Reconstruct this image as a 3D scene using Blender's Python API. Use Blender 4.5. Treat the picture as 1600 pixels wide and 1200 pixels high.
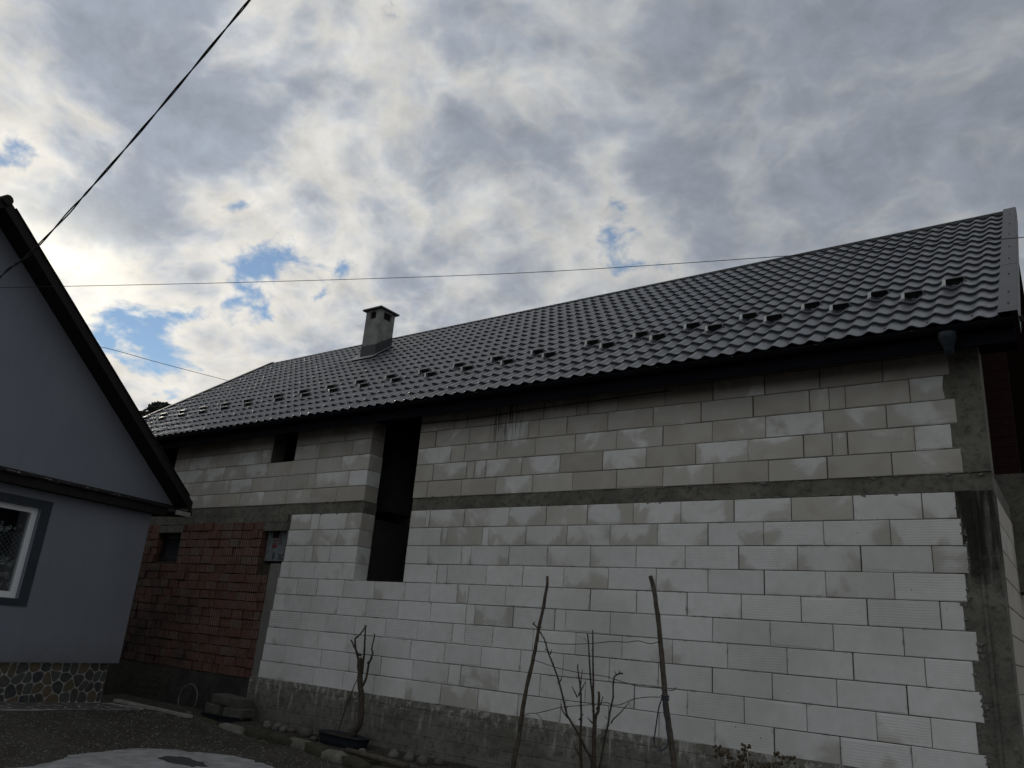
import bpy, bmesh, math, random
from mathutils import Vector, Matrix, noise

for o in list(bpy.data.objects): bpy.data.objects.remove(o)
S = bpy.context.scene
C = S.collection
R = math.radians
random.seed(7)

# ------------------------------------------------------------------ camera
cam = bpy.data.cameras.new('camera'); camo = bpy.data.objects.new('camera', cam); C.objects.link(camo)
right = Vector((.813389, .57636, .078791)); down = Vector((-.11766, .295646, -.948024)); fwd = Vector((-.569698, .761841, .30829))
m = Matrix.Identity(4)
for i in range(3):
    m[i][0] = right[i]; m[i][1] = -down[i]; m[i][2] = -fwd[i]
m[2][3] = 1.65
camo.matrix_world = m
cam.sensor_width = 36; cam.lens = 1225 / 1600 * 36
cam.clip_start = .05; cam.clip_end = 3000
S.camera = camo

# ------------------------------------------------------------------ world
SUN = Vector((-.881, .328, .341)).normalized()
SUN_EL = math.asin(SUN.z); SUN_AZ = math.atan2(SUN.x, SUN.y)
world = bpy.data.worlds.new('World'); S.world = world; world.use_nodes = True
wt = world.node_tree; wn = wt.nodes; wl = wt.links; wn.clear()

class G:
    """small helper to write node graphs as expressions"""
    def __init__(s, t): s.t = t
    def new(s, typ, **kw):
        n = s.t.nodes.new(typ)
        for k, v in kw.items(): setattr(n, k, v)
        return n
    def put(s, sock, v):
        if isinstance(v, bpy.types.NodeSocket): s.t.links.new(v, sock)
        elif v is not None:
            if isinstance(v, (tuple, list, Vector)) and sock.type == 'RGBA' and len(v) == 3: v = (*v, 1)
            sock.default_value = v
    def math(s, op, a, b=None, c=None, clamp=False):
        n = s.new('ShaderNodeMath', operation=op, use_clamp=clamp)
        for i, v in enumerate((a, b, c)):
            if v is not None: s.put(n.inputs[i], v)
        return n.outputs[0]
    def add(s, a, b): return s.math('ADD', a, b)
    def sub(s, a, b): return s.math('SUBTRACT', a, b)
    def mul(s, a, b): return s.math('MULTIPLY', a, b)
    def vec(s, op, a, b=None, scale=None):
        n = s.new('ShaderNodeVectorMath', operation=op)
        s.put(n.inputs[0], a)
        if b is not None: s.put(n.inputs[1], b)
        if scale is not None: s.put(n.inputs['Scale'], scale)
        return n.outputs['Value'] if op in ('DOT_PRODUCT', 'LENGTH', 'DISTANCE') else n.outputs[0]
    def sep(s, v):
        n = s.new('ShaderNodeSeparateXYZ'); s.put(n.inputs[0], v); return n.outputs
    def comb(s, x, y, z):
        n = s.new('ShaderNodeCombineXYZ')
        for i, v in enumerate((x, y, z)): s.put(n.inputs[i], v)
        return n.outputs[0]
    def noise(s, v, scale, detail=4, rough=.5, color=False, dist=0):
        n = s.new('ShaderNodeTexNoise'); s.put(n.inputs['Vector'], v)
        n.inputs['Scale'].default_value = scale; n.inputs['Detail'].default_value = detail
        n.inputs['Roughness'].default_value = rough; n.inputs['Distortion'].default_value = dist
        return n.outputs['Color' if color else 'Fac']
    def rng(s, v, a, b, c=0, d=1, smooth=True):
        n = s.new('ShaderNodeMapRange', interpolation_type='SMOOTHSTEP' if smooth else 'LINEAR')
        s.put(n.inputs[0], v)
        for i, q in enumerate((a, b, c, d)): s.put(n.inputs[1 + i], q)
        return n.outputs[0]
    def mix(s, f, a, b, mode='MIX'):
        n = s.new('ShaderNodeMix', data_type='RGBA', blend_type=mode)
        s.put(n.inputs[0], f); s.put(n.inputs[6], a); s.put(n.inputs[7], b)
        return n.outputs[2]
    def mixf(s, f, a, b):
        n = s.new('ShaderNodeMix', data_type='FLOAT')
        s.put(n.inputs[0], f); s.put(n.inputs[2], a); s.put(n.inputs[3], b)
        return n.outputs[0]

g = G(wt)
d = g.vec('NORMALIZE', g.new('ShaderNodeTexCoord').outputs['Generated'])
sx, sy, sz = g.sep(d)
# clouds lie in a layer overhead: project the direction on to it, softened at the horizon
p = g.vec('SCALE', d, scale=g.math('DIVIDE', 1.0, g.add(g.math('MAXIMUM', sz, 0.0), .48)))
w1 = g.vec('SUBTRACT', g.noise(p, 2.6, 3, .5, color=True), (.5, .5, .5))
p1 = g.vec('ADD', p, g.vec('SCALE', w1, scale=.13))
w2 = g.vec('SUBTRACT', g.noise(p1, 14.0, 4, .6, color=True), (.5, .5, .5))
p2 = g.vec('ADD', p1, g.vec('SCALE', w2, scale=.020))
def puffs(v, scale, detail=4.0):
    """rounded heaps with sharp folds between them"""
    n = g.noise(v, scale, 0, .5); a = g.math('ABSOLUTE', g.sub(n, .5))
    n2 = g.noise(v, scale * 2.3, 0, .5); b = g.math('ABSOLUTE', g.sub(n2, .5))
    n3 = g.noise(v, scale * 5.1, 1, .5); c = g.math('ABSOLUTE', g.sub(n3, .5))
    return g.add(g.add(a, g.mul(b, .55)), g.mul(c, .33))
n_big = g.noise(p1, 2.3, 2, .5)
n_mid = g.noise(p2, 7.5, 8, .64)
n_fine = g.noise(p2, 23.0, 5, .62)
puff = puffs(p2, 7.0)
dens = g.add(.55, g.mul(g.sub(n_big, .5), .45))
dens = g.add(dens, g.mul(g.sub(n_mid, .5), 1.00))
dens = g.add(dens, g.mul(g.sub(n_fine, .5), .30))
dens = g.add(dens, g.mul(g.sub(puff, .20), .95))
# banks and breaks of the cloud layer: direction, spread in degrees, how much thicker or thinner
BANKS = [((-.856, .264, .445), 2.8, -.34), ((-.867, .385, .315), 2.8, -.20), ((-.846, .444, .295), 3.0, -.20),
         ((-.768, .496, .404), 2.3, -.20), ((-.785, .504, .360), 2.4, -.18), ((-.806, .468, .355), 2.0, .14),
         ((-.440, .765, .470), 2.2, -.44), ((-.40, .80, .44), 2.6, -.12),
         ((-.797, .284, .533), 8.0, .24), ((-.829, .378, .412), 4.0, .30), ((-.854, .323, .407), 2.6, .14),
         ((-.143, .800, .582), 26.0, .20), ((-.644, .642, .416), 5.5, .22), ((-.774, .548, .316), 3.0, .18),
         ((-.704, .369, .607), 6.0, .16), ((-.02, .88, .47), 12.0, .08), ((-.291, .706, .645), 9.0, .10),
         ((-.699, .518, .492), 8.0, -.03), ((-.796, .370, .480), 3.5, -.06), ((-.55, .72, .43), 4.0, .10)]
for c, deg, a in BANKS:
    k = 1 - math.cos(R(deg))
    dd = g.sub(g.vec('DOT_PRODUCT', d, Vector(c).normalized()), 1.0)
    dens = g.add(dens, g.mul(g.math('EXPONENT', g.mul(dd, 1 / k)), a))
cosu = g.vec('DOT_PRODUCT', d, SUN)
glow = g.math('EXPONENT', g.mul(g.sub(cosu, 1.0), 1 / (1 - math.cos(R(40)))))
core = g.math('EXPONENT', g.mul(g.sub(cosu, 1.0), 1 / (1 - math.cos(R(4.0)))))
thick = g.rng(dens, .42, .98)
thin_l = g.add(.39, g.mul(glow, .42))
thick_l = g.add(.262, g.mul(glow, .15))
lum = g.mixf(thick, thin_l, thick_l)
relief = g.sub(g.noise(g.vec('ADD', p2, tuple(SUN * .025)), 7.5, 8, .64), n_mid)   # side turned to the sun is brighter
lum = g.mul(lum, g.add(1.0, g.mul(relief, -1.0)))
tint = g.mix(thick, g.mix(glow, (.965, 1.0, 1.02), (1.04, 1.0, .92)), (.855, .955, 1.12))
cloud = g.vec('SCALE', tint, scale=lum)
cloud = g.vec('ADD', cloud, g.vec('SCALE', (1.0, .9, .66), scale=g.mul(core, .55)))
sky = g.new('ShaderNodeTexSky', sky_type='NISHITA'); sky.sun_disc = False
sky.sun_elevation = SUN_EL; sky.sun_rotation = SUN_AZ
sky.air_density = 1.0; sky.dust_density = .0; sky.ozone_density = 2.0
blue = g.vec('ADD', g.vec('SCALE', sky.outputs[0], scale=.085), (.06, .07, .075))
cover = g.rng(dens, .22, .45)
final = g.mix(cover, blue, cloud)
bg = g.new('ShaderNodeBackground'); g.put(bg.inputs[0], final); bg.inputs[1].default_value = 1.0
wl.new(bg.outputs[0], g.new('ShaderNodeOutputWorld').inputs[0])

sl = bpy.data.lights.new('sun', 'SUN'); sl.energy = 1.2; sl.angle = R(10); sl.color = (1, .93, .82)
so = bpy.data.objects.new('sun', sl); C.objects.link(so)
so.rotation_euler = SUN.to_track_quat('Z', 'Y').to_euler()

S.view_settings.view_transform = 'Standard'; S.view_settings.look = 'None'
S.view_settings.gamma = 1; S.view_settings.use_curve_mapping = False
S.view_settings.exposure = 0.0
S.render.engine = 'CYCLES'

# ------------------------------------------------------------------ mesh helpers
def tag(o, label=None, cat=None, group=None, kind=None):
    if label: o['label'] = label
    if cat: o['category'] = cat
    if group: o['group'] = group
    if kind: o['kind'] = kind
    return o

def obj(name, verts, faces, mat, parent=None, smooth=False):
    me = bpy.data.meshes.new(name); me.from_pydata([tuple(v) for v in verts], [], faces)
    mats = mat if isinstance(mat, (list, tuple)) else [mat]
    for q in mats: me.materials.append(q)
    if smooth: me.polygons.foreach_set('use_smooth', [True] * len(me.polygons))
    me.update()
    o = bpy.data.objects.new(name, me); C.objects.link(o)
    if parent: o.parent = parent
    return o

def link(name, me, parent=None, mw=None):
    o = bpy.data.objects.new(name, me); C.objects.link(o)
    if parent: o.parent = parent
    if mw is not None: o.matrix_local = mw
    return o

def empty(name, loc=(0, 0, 0)):
    o = bpy.data.objects.new(name, None); o.location = loc; C.objects.link(o); return o

class MB:
    def __init__(s): s.v = []; s.f = []
    def box(s, x0, x1, y0, y1, z0, z1, M=None):
        b = len(s.v)
        vs = [(x, y, z) for z in (z0, z1) for x, y in ((x0, y0), (x1, y0), (x1, y1), (x0, y1))]
        if M is not None: vs = [tuple(M @ Vector(q)) for q in vs]
        s.v += vs
        s.f += [tuple(b + i for i in q) for q in ((3, 2, 1, 0), (4, 5, 6, 7), (0, 1, 5, 4), (1, 2, 6, 5), (2, 3, 7, 6), (3, 0, 4, 7))]
        return s
    def hull(s, bottom, top):
        """prism between two rings of equal length"""
        b = len(s.v); n = len(bottom); s.v += [tuple(q) for q in bottom] + [tuple(q) for q in top]
        s.f.append(tuple(b + i for i in range(n - 1, -1, -1))); s.f.append(tuple(b + n + i for i in range(n)))
        for i in range(n):
            j = (i + 1) % n; s.f.append((b + i, b + j, b + n + j, b + n + i))
        return s
    def tube(s, pts, rad, n=6, cap=True, wob=0):
        pts = [Vector(q) for q in pts]; N = len(pts)
        rad = [rad] * N if not isinstance(rad, (list, tuple)) else rad
        b = len(s.v); up = None
        for i, q in enumerate(pts):
            t = (pts[min(i + 1, N - 1)] - pts[max(i - 1, 0)]).normalized()
            if up is None:
                up = t.orthogonal().normalized()
            up = (up - t * up.dot(t)).normalized(); sd = t.cross(up)
            for k in range(n):
                a = 2 * math.pi * k / n; r = rad[i] * (1 + random.uniform(-wob, wob))
                s.v.append(tuple(q + up * math.cos(a) * r + sd * math.sin(a) * r))
        for i in range(N - 1):
            for k in range(n):
                k2 = (k + 1) % n
                s.f.append((b + i * n + k, b + i * n + k2, b + (i + 1) * n + k2, b + (i + 1) * n + k))
        if cap:
            s.f.append(tuple(b + k for k in range(n - 1, -1, -1)))
            s.f.append(tuple(b + (N - 1) * n + k for k in range(n)))
        return s
    def build(s, name, mat, parent=None, smooth=False): return obj(name, s.v, s.f, mat, parent, smooth)

def spline(pts, k=4):
    """Catmull-Rom resampling"""
    P = [Vector(q) for q in pts]; out = []
    for i in range(len(P) - 1):
        a, b, c, e = P[max(i - 1, 0)], P[i], P[i + 1], P[min(i + 2, len(P) - 1)]
        for j in range(k):
            t = j / k
            out.append(.5 * ((2 * b) + (c - a) * t + (2 * a - 5 * b + 4 * c - e) * t * t + (3 * b - a - 3 * c + e) * t ** 3))
    out.append(P[-1]); return out

# ------------------------------------------------------------------ materials
def newmat(name):
    mt = bpy.data.materials.new(name); mt.use_nodes = True; t = mt.node_tree
    b = t.nodes['Principled BSDF']; b.inputs['Specular IOR Level'].default_value = .3
    return mt, G(t), b

def mottled(name, c1, c2, rough=.9, scale=4, bump=.3, bscale=40, spec=.3, bdist=.01, c3=None, scale3=1.5):
    mt, q, b = newmat(name)
    pos = q.new('ShaderNodeNewGeometry').outputs['Position']
    f = q.rng(q.noise(pos, scale, 6, .6), .32, .68)
    col = q.mix(f, c1, c2)
    if c3: col = q.mix(q.rng(q.noise(pos, scale3, 4, .6), .55, .68), col, c3)
    q.put(b.inputs['Base Color'], col); b.inputs['Roughness'].default_value = rough
    b.inputs['Specular IOR Level'].default_value = spec
    if bump:
        n = q.new('ShaderNodeBump'); n.inputs['Strength'].default_value = bump; n.inputs['Distance'].default_value = bdist
        q.put(n.inputs['Height'], q.noise(pos, bscale, 5, .65)); q.put(b.inputs['Normal'], n.outputs[0])
    return mt

def m_block():
    mt, q, b = newmat('aerated_block')
    pos = q.new('ShaderNodeNewGeometry').outputs['Position']
    oi = q.new('ShaderNodeObjectInfo'); cr = q.sep(oi.outputs['Color']); rnd = oi.outputs['Random']
    gen = q.new('ShaderNodeTexCoord').outputs['Generated']; gx, gy, gz = q.sep(gen)
    off = q.comb(q.mul(rnd, 37.0), q.mul(rnd, 11.0), q.mul(rnd, 53.0))
    pp = q.vec('ADD', pos, off)
    # drying stains: damp soaks in from bed joints and ends, dries from the middle
    ex = q.math('ABSOLUTE', q.sub(gx, .5)); ez = q.sub(.55, gz)
    fld = q.add(q.mul(ex, .30), q.mul(ez, .22))
    fld = q.add(fld, q.mul(q.sub(q.noise(pp, 2.3, 5, .52, dist=.7), .5), 1.35))
    fld = q.add(fld, q.sub(cr[0], .52))
    damp = q.rng(fld, -.06, .16)
    damp2 = q.rng(fld, .16, .62)
    base = q.mix(q.rng(q.noise(pp, 9, 5, .6), .3, .7), (.80, .792, .768), (.74, .731, .705))
    col = q.mix(q.mul(damp, .85), base, (.52, .487, .432))
    col = q.mix(q.mul(damp2, .6), col, (.41, .372, .315))
    col = q.vec('SCALE', col, scale=q.add(.90, q.mul(rnd, .14)))
    # mortar smeared over the arrises
    edge = q.math('MAXIMUM', q.rng(ex, .465, .495), q.rng(q.math('ABSOLUTE', q.sub(gz, .5)), .42, .49))
    sm = q.mul(edge, q.rng(q.noise(pos, 5.5, 6, .7), .56, .64))
    col = q.mix(q.mul(sm, .7), col, (.40, .39, .365))
    # overall weathering of the wall with a shape of its own
    wall = q.rng(q.noise(pos, .55, 4, .6), .40, .66)
    col = q.mix(q.mul(wall, .28), col, (.33, .315, .27))
    # run-off streaks below the leaking eave
    x, y, z = q.sep(pos)
    band = q.mul(q.rng(q.math('ABSOLUTE', q.add(x, 6.55)), .16, .34, 1, 0), q.rng(z, 4.15, 4.6))
    st = q.rng(q.noise(q.comb(q.mul(x, 26), 0, q.mul(z, 1.1)), 1.0, 4, .65), .45, .60)
    st = q.mul(q.mul(st, band), 1.0)
    gen_st = q.mul(q.rng(q.noise(q.comb(q.mul(x, 15), 3, q.mul(z, .9)), 1.0, 3, .6), .62, .70), q.rng(z, 4.45, 4.95))
    col = q.mix(q.math('MAXIMUM', st, q.mul(gen_st, .6)), col, (.035, .032, .028))
    # top course turns darker and browner upwards, unevenly
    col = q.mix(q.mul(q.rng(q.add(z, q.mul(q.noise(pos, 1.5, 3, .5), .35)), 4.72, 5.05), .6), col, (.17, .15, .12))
    # pin holes
    vo = q.new('ShaderNodeTexVoronoi', feature='F1'); q.put(vo.inputs['Vector'], pp); vo.inputs['Scale'].default_value = 7
    hole = q.mul(q.rng(vo.outputs['Distance'], .035, .055, 1, 0), q.rng(q.noise(pp, 2.0, 1), .5, .6))
    col = q.mix(q.mul(hole, .8), col, (.08, .075, .07))
    q.put(b.inputs['Base Color'], col); b.inputs['Roughness'].default_value = .95; b.inputs['Specular IOR Level'].default_value = .15
    wv = q.new('ShaderNodeTexWave', wave_type='BANDS', bands_direction='Z'); q.put(wv.inputs['Vector'], pp)
    wv.inputs['Scale'].default_value = 12; wv.inputs['Distortion'].default_value = 3.0; wv.inputs['Detail'].default_value = 2
    wv.inputs['Detail Scale'].default_value = .5
    h = q.add(q.mul(wv.outputs['Fac'], q.mul(cr[1], .55)), q.mul(q.noise(pp, 70, 4, .7), .5))
    h = q.sub(h, q.mul(hole, 1.5))
    n = q.new('ShaderNodeBump'); n.inputs['Strength'].default_value = .55; n.inputs['Distance'].default_value = .006
    q.put(n.inputs['Height'], h); q.put(b.inputs['Normal'], n.outputs[0])
    return mt

def m_brick():
    mt, q, b = newmat('clay_block')
    pos = q.new('ShaderNodeNewGeometry').outputs['Position']; x, y, z = q.sep(pos)
    oi = q.new('ShaderNodeObjectInfo'); rnd = oi.outputs['Random']
    col = q.mix(rnd, (.10, .048, .039), (.205, .092, .072))
    col = q.mix(q.rng(q.math('FRACT', q.mul(rnd, 7.13)), .78, .86), col, (.16, .13, .11))
    col = q.mix(q.rng(q.noise(pos, 14, 4, .6), .35, .7), col, (.17, .095, .076))
    rib = q.math('SINE', q.mul(x, 2 * math.pi / .058))
    col = q.mix(q.mul(q.rng(rib, .1, -.8), .55), col, (.06, .026, .02))
    mort = q.mul(q.rng(rib, .0, .8), q.rng(q.noise(pos, 1.6, 5, .65), .44, .60))
    col = q.mix(q.mul(mort, .55), col, (.22, .19, .165))
    gr_shade = q.rng(q.add(q.add(q.noise(pos, .9, 5, .65), q.mul(q.sub(1.9, z), .12)), q.mul(q.sub(-13.2, x), .07)), .50, .80)  # patchy grime, plus passage shade painted darker towards the lower left
    col = q.mix(q.mul(gr_shade, .85), col, (.032, .029, .025))
    q.put(b.inputs['Base Color'], col); b.inputs['Roughness'].default_value = .9
    n = q.new('ShaderNodeBump'); n.inputs['Strength'].default_value = .8; n.inputs['Distance'].default_value = .008
    q.put(n.inputs['Height'], q.add(rib, q.noise(pos, 45, 4, .7))); q.put(b.inputs['Normal'], n.outputs[0])
    return mt

def m_concrete(name, c1, c2, stain=None, pale=None, boards=0):
    mt, q, b = newmat(name)
    pos = q.new('ShaderNodeNewGeometry').outputs['Position']; x, y, z = q.sep(pos)
    col = q.mix(q.rng(q.noise(pos, 2.5, 7, .65), .33, .67), c1, c2)
    col = q.mix(q.mul(q.rng(q.noise(pos, 13, 6, .75), .46, .68), .85), col, tuple(v * .38 for v in c1))
    if pale:
        pm = q.rng(q.noise(q.comb(q.mul(x, 9), y, q.mul(z, 1.6)), 1.0, 5, .65), .54, .66)
        pm = q.mul(pm, q.rng(z, .25, .60))
        pm = q.math('MAXIMUM', pm, q.mul(q.rng(q.noise(pos, 9, 6, .75), .50, .62), q.rng(z, .50, .66)))
        col = q.mix(q.mul(pm, .75), col, pale)
    if stain:
        for (x0, z0, z1) in stain:
            zz = q.add(z, q.mul(q.sub(q.noise(pos, 5, 5, .65), .5), .8))
            sm = q.mul(q.rng(zz, z0, z0 + .35), q.rng(z, z1, z1 + .04, 1, 0))
            sm = q.mul(sm, q.rng(q.noise(q.comb(q.mul(x, 12), y, z), 1.0, 4, .6), .30, .5))
            col = q.mix(q.mul(sm, .9), col, (.022, .021, .018))
    q.put(b.inputs['Base Color'], col); b.inputs['Roughness'].default_value = .93; b.inputs['Specular IOR Level'].default_value = .2
    h = q.add(q.noise(pos, 38, 6, .7), q.mul(q.noise(pos, 7, 4, .6), .8))
    if boards:
        fr = q.math('FRACT', q.mul(z, 1 / boards)); h = q.sub(h, q.mul(q.rng(q.math('ABSOLUTE', q.sub(fr, .5)), .46, .5), .9))
    n = q.new('ShaderNodeBump'); n.inputs['Strength'].default_value = .7; n.inputs['Distance'].default_value = .015
    q.put(n.inputs['Height'], h); q.put(b.inputs['Normal'], n.outputs[0])
    return mt

def m_roof():
    mt, q, b = newmat('painted_metal_tile')
    pos = q.new('ShaderNodeNewGeometry').outputs['Position']
    rnd = q.new('ShaderNodeObjectInfo').outputs['Random']
    col = q.mix(q.rng(q.noise(pos, 1.7, 5, .6), .3, .7), (.062, .065, .074), (.080, .083, .093))
    col = q.vec('SCALE', col, scale=q.add(.9, q.mul(rnd, .2)))
    q.put(b.inputs['Base Color'], col)
    q.put(b.inputs['Roughness'], q.add(.22, q.mul(q.noise(pos, 6, 4, .6), .18)))
    b.inputs['Specular IOR Level'].default_value = .75
    return mt

def m_plaster():
    mt, q, b = newmat('grey_plaster')
    pos = q.new('ShaderNodeNewGeometry').outputs['Position']
    col = q.mix(q.rng(q.noise(pos, .8, 5, .6), .3, .7), (.192, .205, .240), (.214, .227, .262))
    x, y, z = q.sep(pos)
    run = q.rng(q.noise(q.comb(q.mul(x, 7), q.mul(y, 7), q.mul(z, .35)), 1.0, 5, .6), .50, .72)
    col = q.mix(q.mul(run, .14), col, (.135, .142, .160))
    col = q.mix(q.mul(q.rng(q.add(z, q.mul(q.noise(pos, 3, 5, .6), .7)), 1.55, 1.0), .5), col, (.13, .128, .125))
    q.put(b.inputs['Base Color'], col); b.inputs['Roughness'].default_value = .92
    n = q.new('ShaderNodeBump'); n.inputs['Strength'].default_value = .35; n.inputs['Distance'].default_value = .004
    q.put(n.inputs['Height'], q.add(q.noise(pos, 160, 3, .7), q.mul(q.noise(pos, 18, 4, .6), 1.2))); q.put(b.inputs['Normal'], n.outputs[0])
    return mt

def m_wood(name, c1, c2, axis='X', rough=.8):
    mt, q, b = newmat(name)
    pos = q.new('ShaderNodeNewGeometry').outputs['Position']; x, y, z = q.sep(pos)
    s = {'X': (1.5, 30, 30), 'Y': (30, 1.5, 30), 'Z': (30, 30, 1.5)}[axis]
    v = q.vec('MULTIPLY', pos, s)
    col = q.mix(q.rng(q.noise(v, 1, 5, .6), .3, .7), c1, c2)
    q.put(b.inputs['Base Color'], col); b.inputs['Roughness'].default_value = rough
    n = q.new('ShaderNodeBump'); n.inputs['Strength'].default_value = .5; n.inputs['Distance'].default_value = .004
    q.put(n.inputs['Height'], q.noise(v, 1.5, 5, .6)); q.put(b.inputs['Normal'], n.outputs[0])
    return mt

def m_gravel():
    mt, q, b = newmat('packed_gravel')
    pos = q.new('ShaderNodeNewGeometry').outputs['Position']
    vo = q.new('ShaderNodeTexVoronoi'); q.put(vo.inputs['Vector'], pos); vo.inputs['Scale'].default_value = 38
    col = q.mix(q.rng(q.noise(pos, 1.3, 6, .6), .35, .65), (.042, .036, .030), (.064, .057, .050))
    cell = q.sep(vo.outputs['Color'])[0]
    col = q.mix(q.mul(q.rng(cell, .75, .95), .7), col, (.13, .125, .115))
    col = q.mix(q.mul(q.rng(q.noise(pos, .7, 4, .6), .56, .66), .6), col, (.03, .032, .02))
    q.put(b.inputs['Base Color'], col); b.inputs['Roughness'].default_value = .95
    h = q.add(q.mul(vo.outputs['Distance'], -1.0), q.noise(pos, 14, 5, .7))
    n = q.new('ShaderNodeBump'); n.inputs['Strength'].default_value = .9; n.inputs['Distance'].default_value = .02
    q.put(n.inputs['Height'], h); q.put(b.inputs['Normal'], n.outputs[0])
    return mt

def m_random(name, cols, rough=.85, bump=.5, bscale=30):
    """one of several colours per object"""
    mt, q, b = newmat(name)
    pos = q.new('ShaderNodeNewGeometry').outputs['Position']
    rnd = q.new('ShaderNodeObjectInfo').outputs['Random']
    cr = q.new('ShaderNodeValToRGB'); cr.color_ramp.interpolation = 'CONSTANT'; q.put(cr.inputs[0], rnd)
    el = cr.color_ramp.elements
    while len(el) < len(cols): el.new(.5)
    for i, c in enumerate(cols): el[i].position = i / len(cols); el[i].color = (*c, 1)
    col = q.mix(q.mul(q.rng(q.noise(pos, 9, 5, .65), .35, .7), .45), cr.outputs[0], (.12, .11, .095))
    q.put(b.inputs['Base Color'], col); b.inputs['Roughness'].default_value = rough
    n = q.new('ShaderNodeBump'); n.inputs['Strength'].default_value = bump; n.inputs['Distance'].default_value = .008
    q.put(n.inputs['Height'], q.noise(pos, bscale, 5, .65)); q.put(b.inputs['Normal'], n.outputs[0])
    return mt

M = {}
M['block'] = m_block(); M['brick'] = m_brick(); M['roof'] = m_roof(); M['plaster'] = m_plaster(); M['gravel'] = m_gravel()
M['mortar'] = mottled('mortar', (.12, .115, .102), (.075, .071, .063), scale=6)
M['beam'] = m_concrete('cast_concrete', (.20, .19, .16), (.115, .11, .092))
M['column'] = m_concrete('stained_concrete', (.21, .20, .17), (.125, .12, .102), stain=[(-.8, 2.35, 3.36)])
M['plinth'] = m_concrete('plinth_concrete', (.215, .205, .178), (.15, .142, .12), pale=(.48, .465, .43), boards=.16)
M['plinth_shaded'] = m_concrete('shade_painted_plinth_concrete', (.062, .062, .054), (.036, .036, .032))  # shade of the passage put into a darker plinth colour
M['render'] = mottled('rough_render', (.20, .195, .175), (.16, .155, .14), scale=3)
M['wood_dark'] = m_wood('dark_stained_wood', (.006, .0065, .009), (.010, .0105, .014), rough=1.0)
M['wood_dark'].node_tree.nodes['Principled BSDF'].inputs['Specular IOR Level'].default_value = .05
M['matte_black'] = mottled('matte_black_gutter', (.006, .0065, .009), (.009, .0095, .012), rough=1.0, bump=0, spec=.03)
M['wood_red'] = m_wood('red_brown_boards', (.040, .012, .008), (.022, .008, .006), 'Y')
M['wood_brown'] = m_wood('brown_barge_board', (.010, .008, .0075), (.018, .013, .011), 'Y')
M['black_metal'] = mottled('black_metal', (.012, .012, .014), (.018, .018, .02), rough=.45, bump=0, spec=.5)
M['flashing'] = mottled('grey_flashing', (.06, .062, .067), (.072, .074, .079), rough=.55, bump=0, spec=.5)
M['pale_flashing'] = mottled('pale_flashing', (.22, .22, .225), (.26, .26, .265), rough=.5, bump=0)
M['dark_flashing'] = mottled('anthracite_flashing', (.026, .028, .033), (.036, .038, .043), rough=.6, bump=0, spec=.45)
M['guard_glint'] = mottled('painted_guard_glint', (.74, .74, .70), (.80, .80, .77), rough=.55, bump=0, spec=.5)  # whitish colour stands for the lit face of the snow guards
M['chimney'] = mottled('chimney_render', (.27, .265, .25), (.18, .176, .165), scale=5, bump=.5, c3=(.115, .112, .105), scale3=3)
M['soot_gap_dark'] = mottled('soot_gap_dark', (.01, .01, .01), (.015, .014, .013))
M['white_pvc'] = mottled('white_pvc', (.74, .75, .76), (.78, .79, .80), rough=.35, bump=0, spec=.5)
M['dark_trim'] = mottled('dark_trim', (.035, .042, .05), (.045, .052, .06), rough=.85)
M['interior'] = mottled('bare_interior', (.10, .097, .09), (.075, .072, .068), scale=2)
M['rust'] = mottled('rusty_wire', (.09, .075, .06), (.06, .045, .035), rough=.7, bump=0)
M['cable'] = mottled('black_cable', (.014, .014, .015), (.022, .022, .022), rough=.6, bump=0)
M['bark'] = mottled('dry_bark', (.085, .068, .052), (.045, .036, .028), scale=25, bump=.8, bscale=60)
M['stake'] = mottled('weathered_stake', (.12, .10, .078), (.065, .054, .042), scale=18, bump=.8, bscale=50)
M['hoop'] = mottled('dull_steel', (.10, .097, .088), (.14, .137, .125), rough=.5, bump=0)
M['rope'] = mottled('blue_grey_rope', (.045, .055, .07), (.06, .07, .085), rough=.8, bump=0)
M['tub'] = mottled('blue_grey_plastic', (.014, .020, .028), (.020, .026, .034), rough=.7, scale=6, bump=.2)
M['cinder'] = mottled('cinder_block', (.115, .11, .096), (.075, .07, .06), scale=9, bump=.9, bscale=60)
M['slab'] = mottled('yard_concrete', (.38, .38, .385), (.25, .25, .252), scale=4.5, bump=.8, bscale=25, c3=(.24, .235, .23), scale3=4)
M['slab_dark'] = mottled('bitumen_patch', (.04, .04, .042), (.06, .06, .06), scale=9)
M['kerb'] = mottled('whitewashed_kerb', (.22, .21, .18), (.13, .122, .10), scale=7, bump=.8, bscale=40, c3=(.07, .065, .05), scale3=5)
M['kerb_dark'] = mottled('mossy_kerb', (.062, .06, .038), (.042, .040, .028), scale=7, bump=.9, bscale=40, c3=(.06, .07, .022), scale3=3)
M['rock'] = m_random('field_stone', [(.13, .125, .112), (.09, .085, .075), (.16, .152, .138), (.105, .092, .078)])
M['stone'] = m_random('facing_stone', [(.055, .055, .052), (.10, .078, .048), (.035, .04, .044), (.115, .085, .052), (.065, .068, .068), (.045, .043, .038)])
M['paving'] = m_random('paving_stone', [(.085, .085, .082), (.11, .105, .098), (.07, .072, .075)])
M['grout'] = mottled('pale_grout', (.36, .35, .33), (.27, .262, .245), scale=8)
M['soil'] = mottled('garden_soil', (.06, .05, .038), (.04, .034, .026), scale=6, bump=1, bscale=20, bdist=.03)
M['plank'] = mottled('white_plank', (.34, .33, .30), (.24, .235, .215), scale=5)
M['leaf'] = m_random('evergreen_leaf', [(.03, .05, .025), (.045, .07, .03), (.025, .04, .022)], bump=0)
M['dry'] = mottled('dry_plant', (.11, .085, .055), (.07, .052, .035), scale=20)
M['curtain'] = mottled('lace_curtain', (.50, .51, .52), (.42, .43, .44), scale=20)
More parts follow.
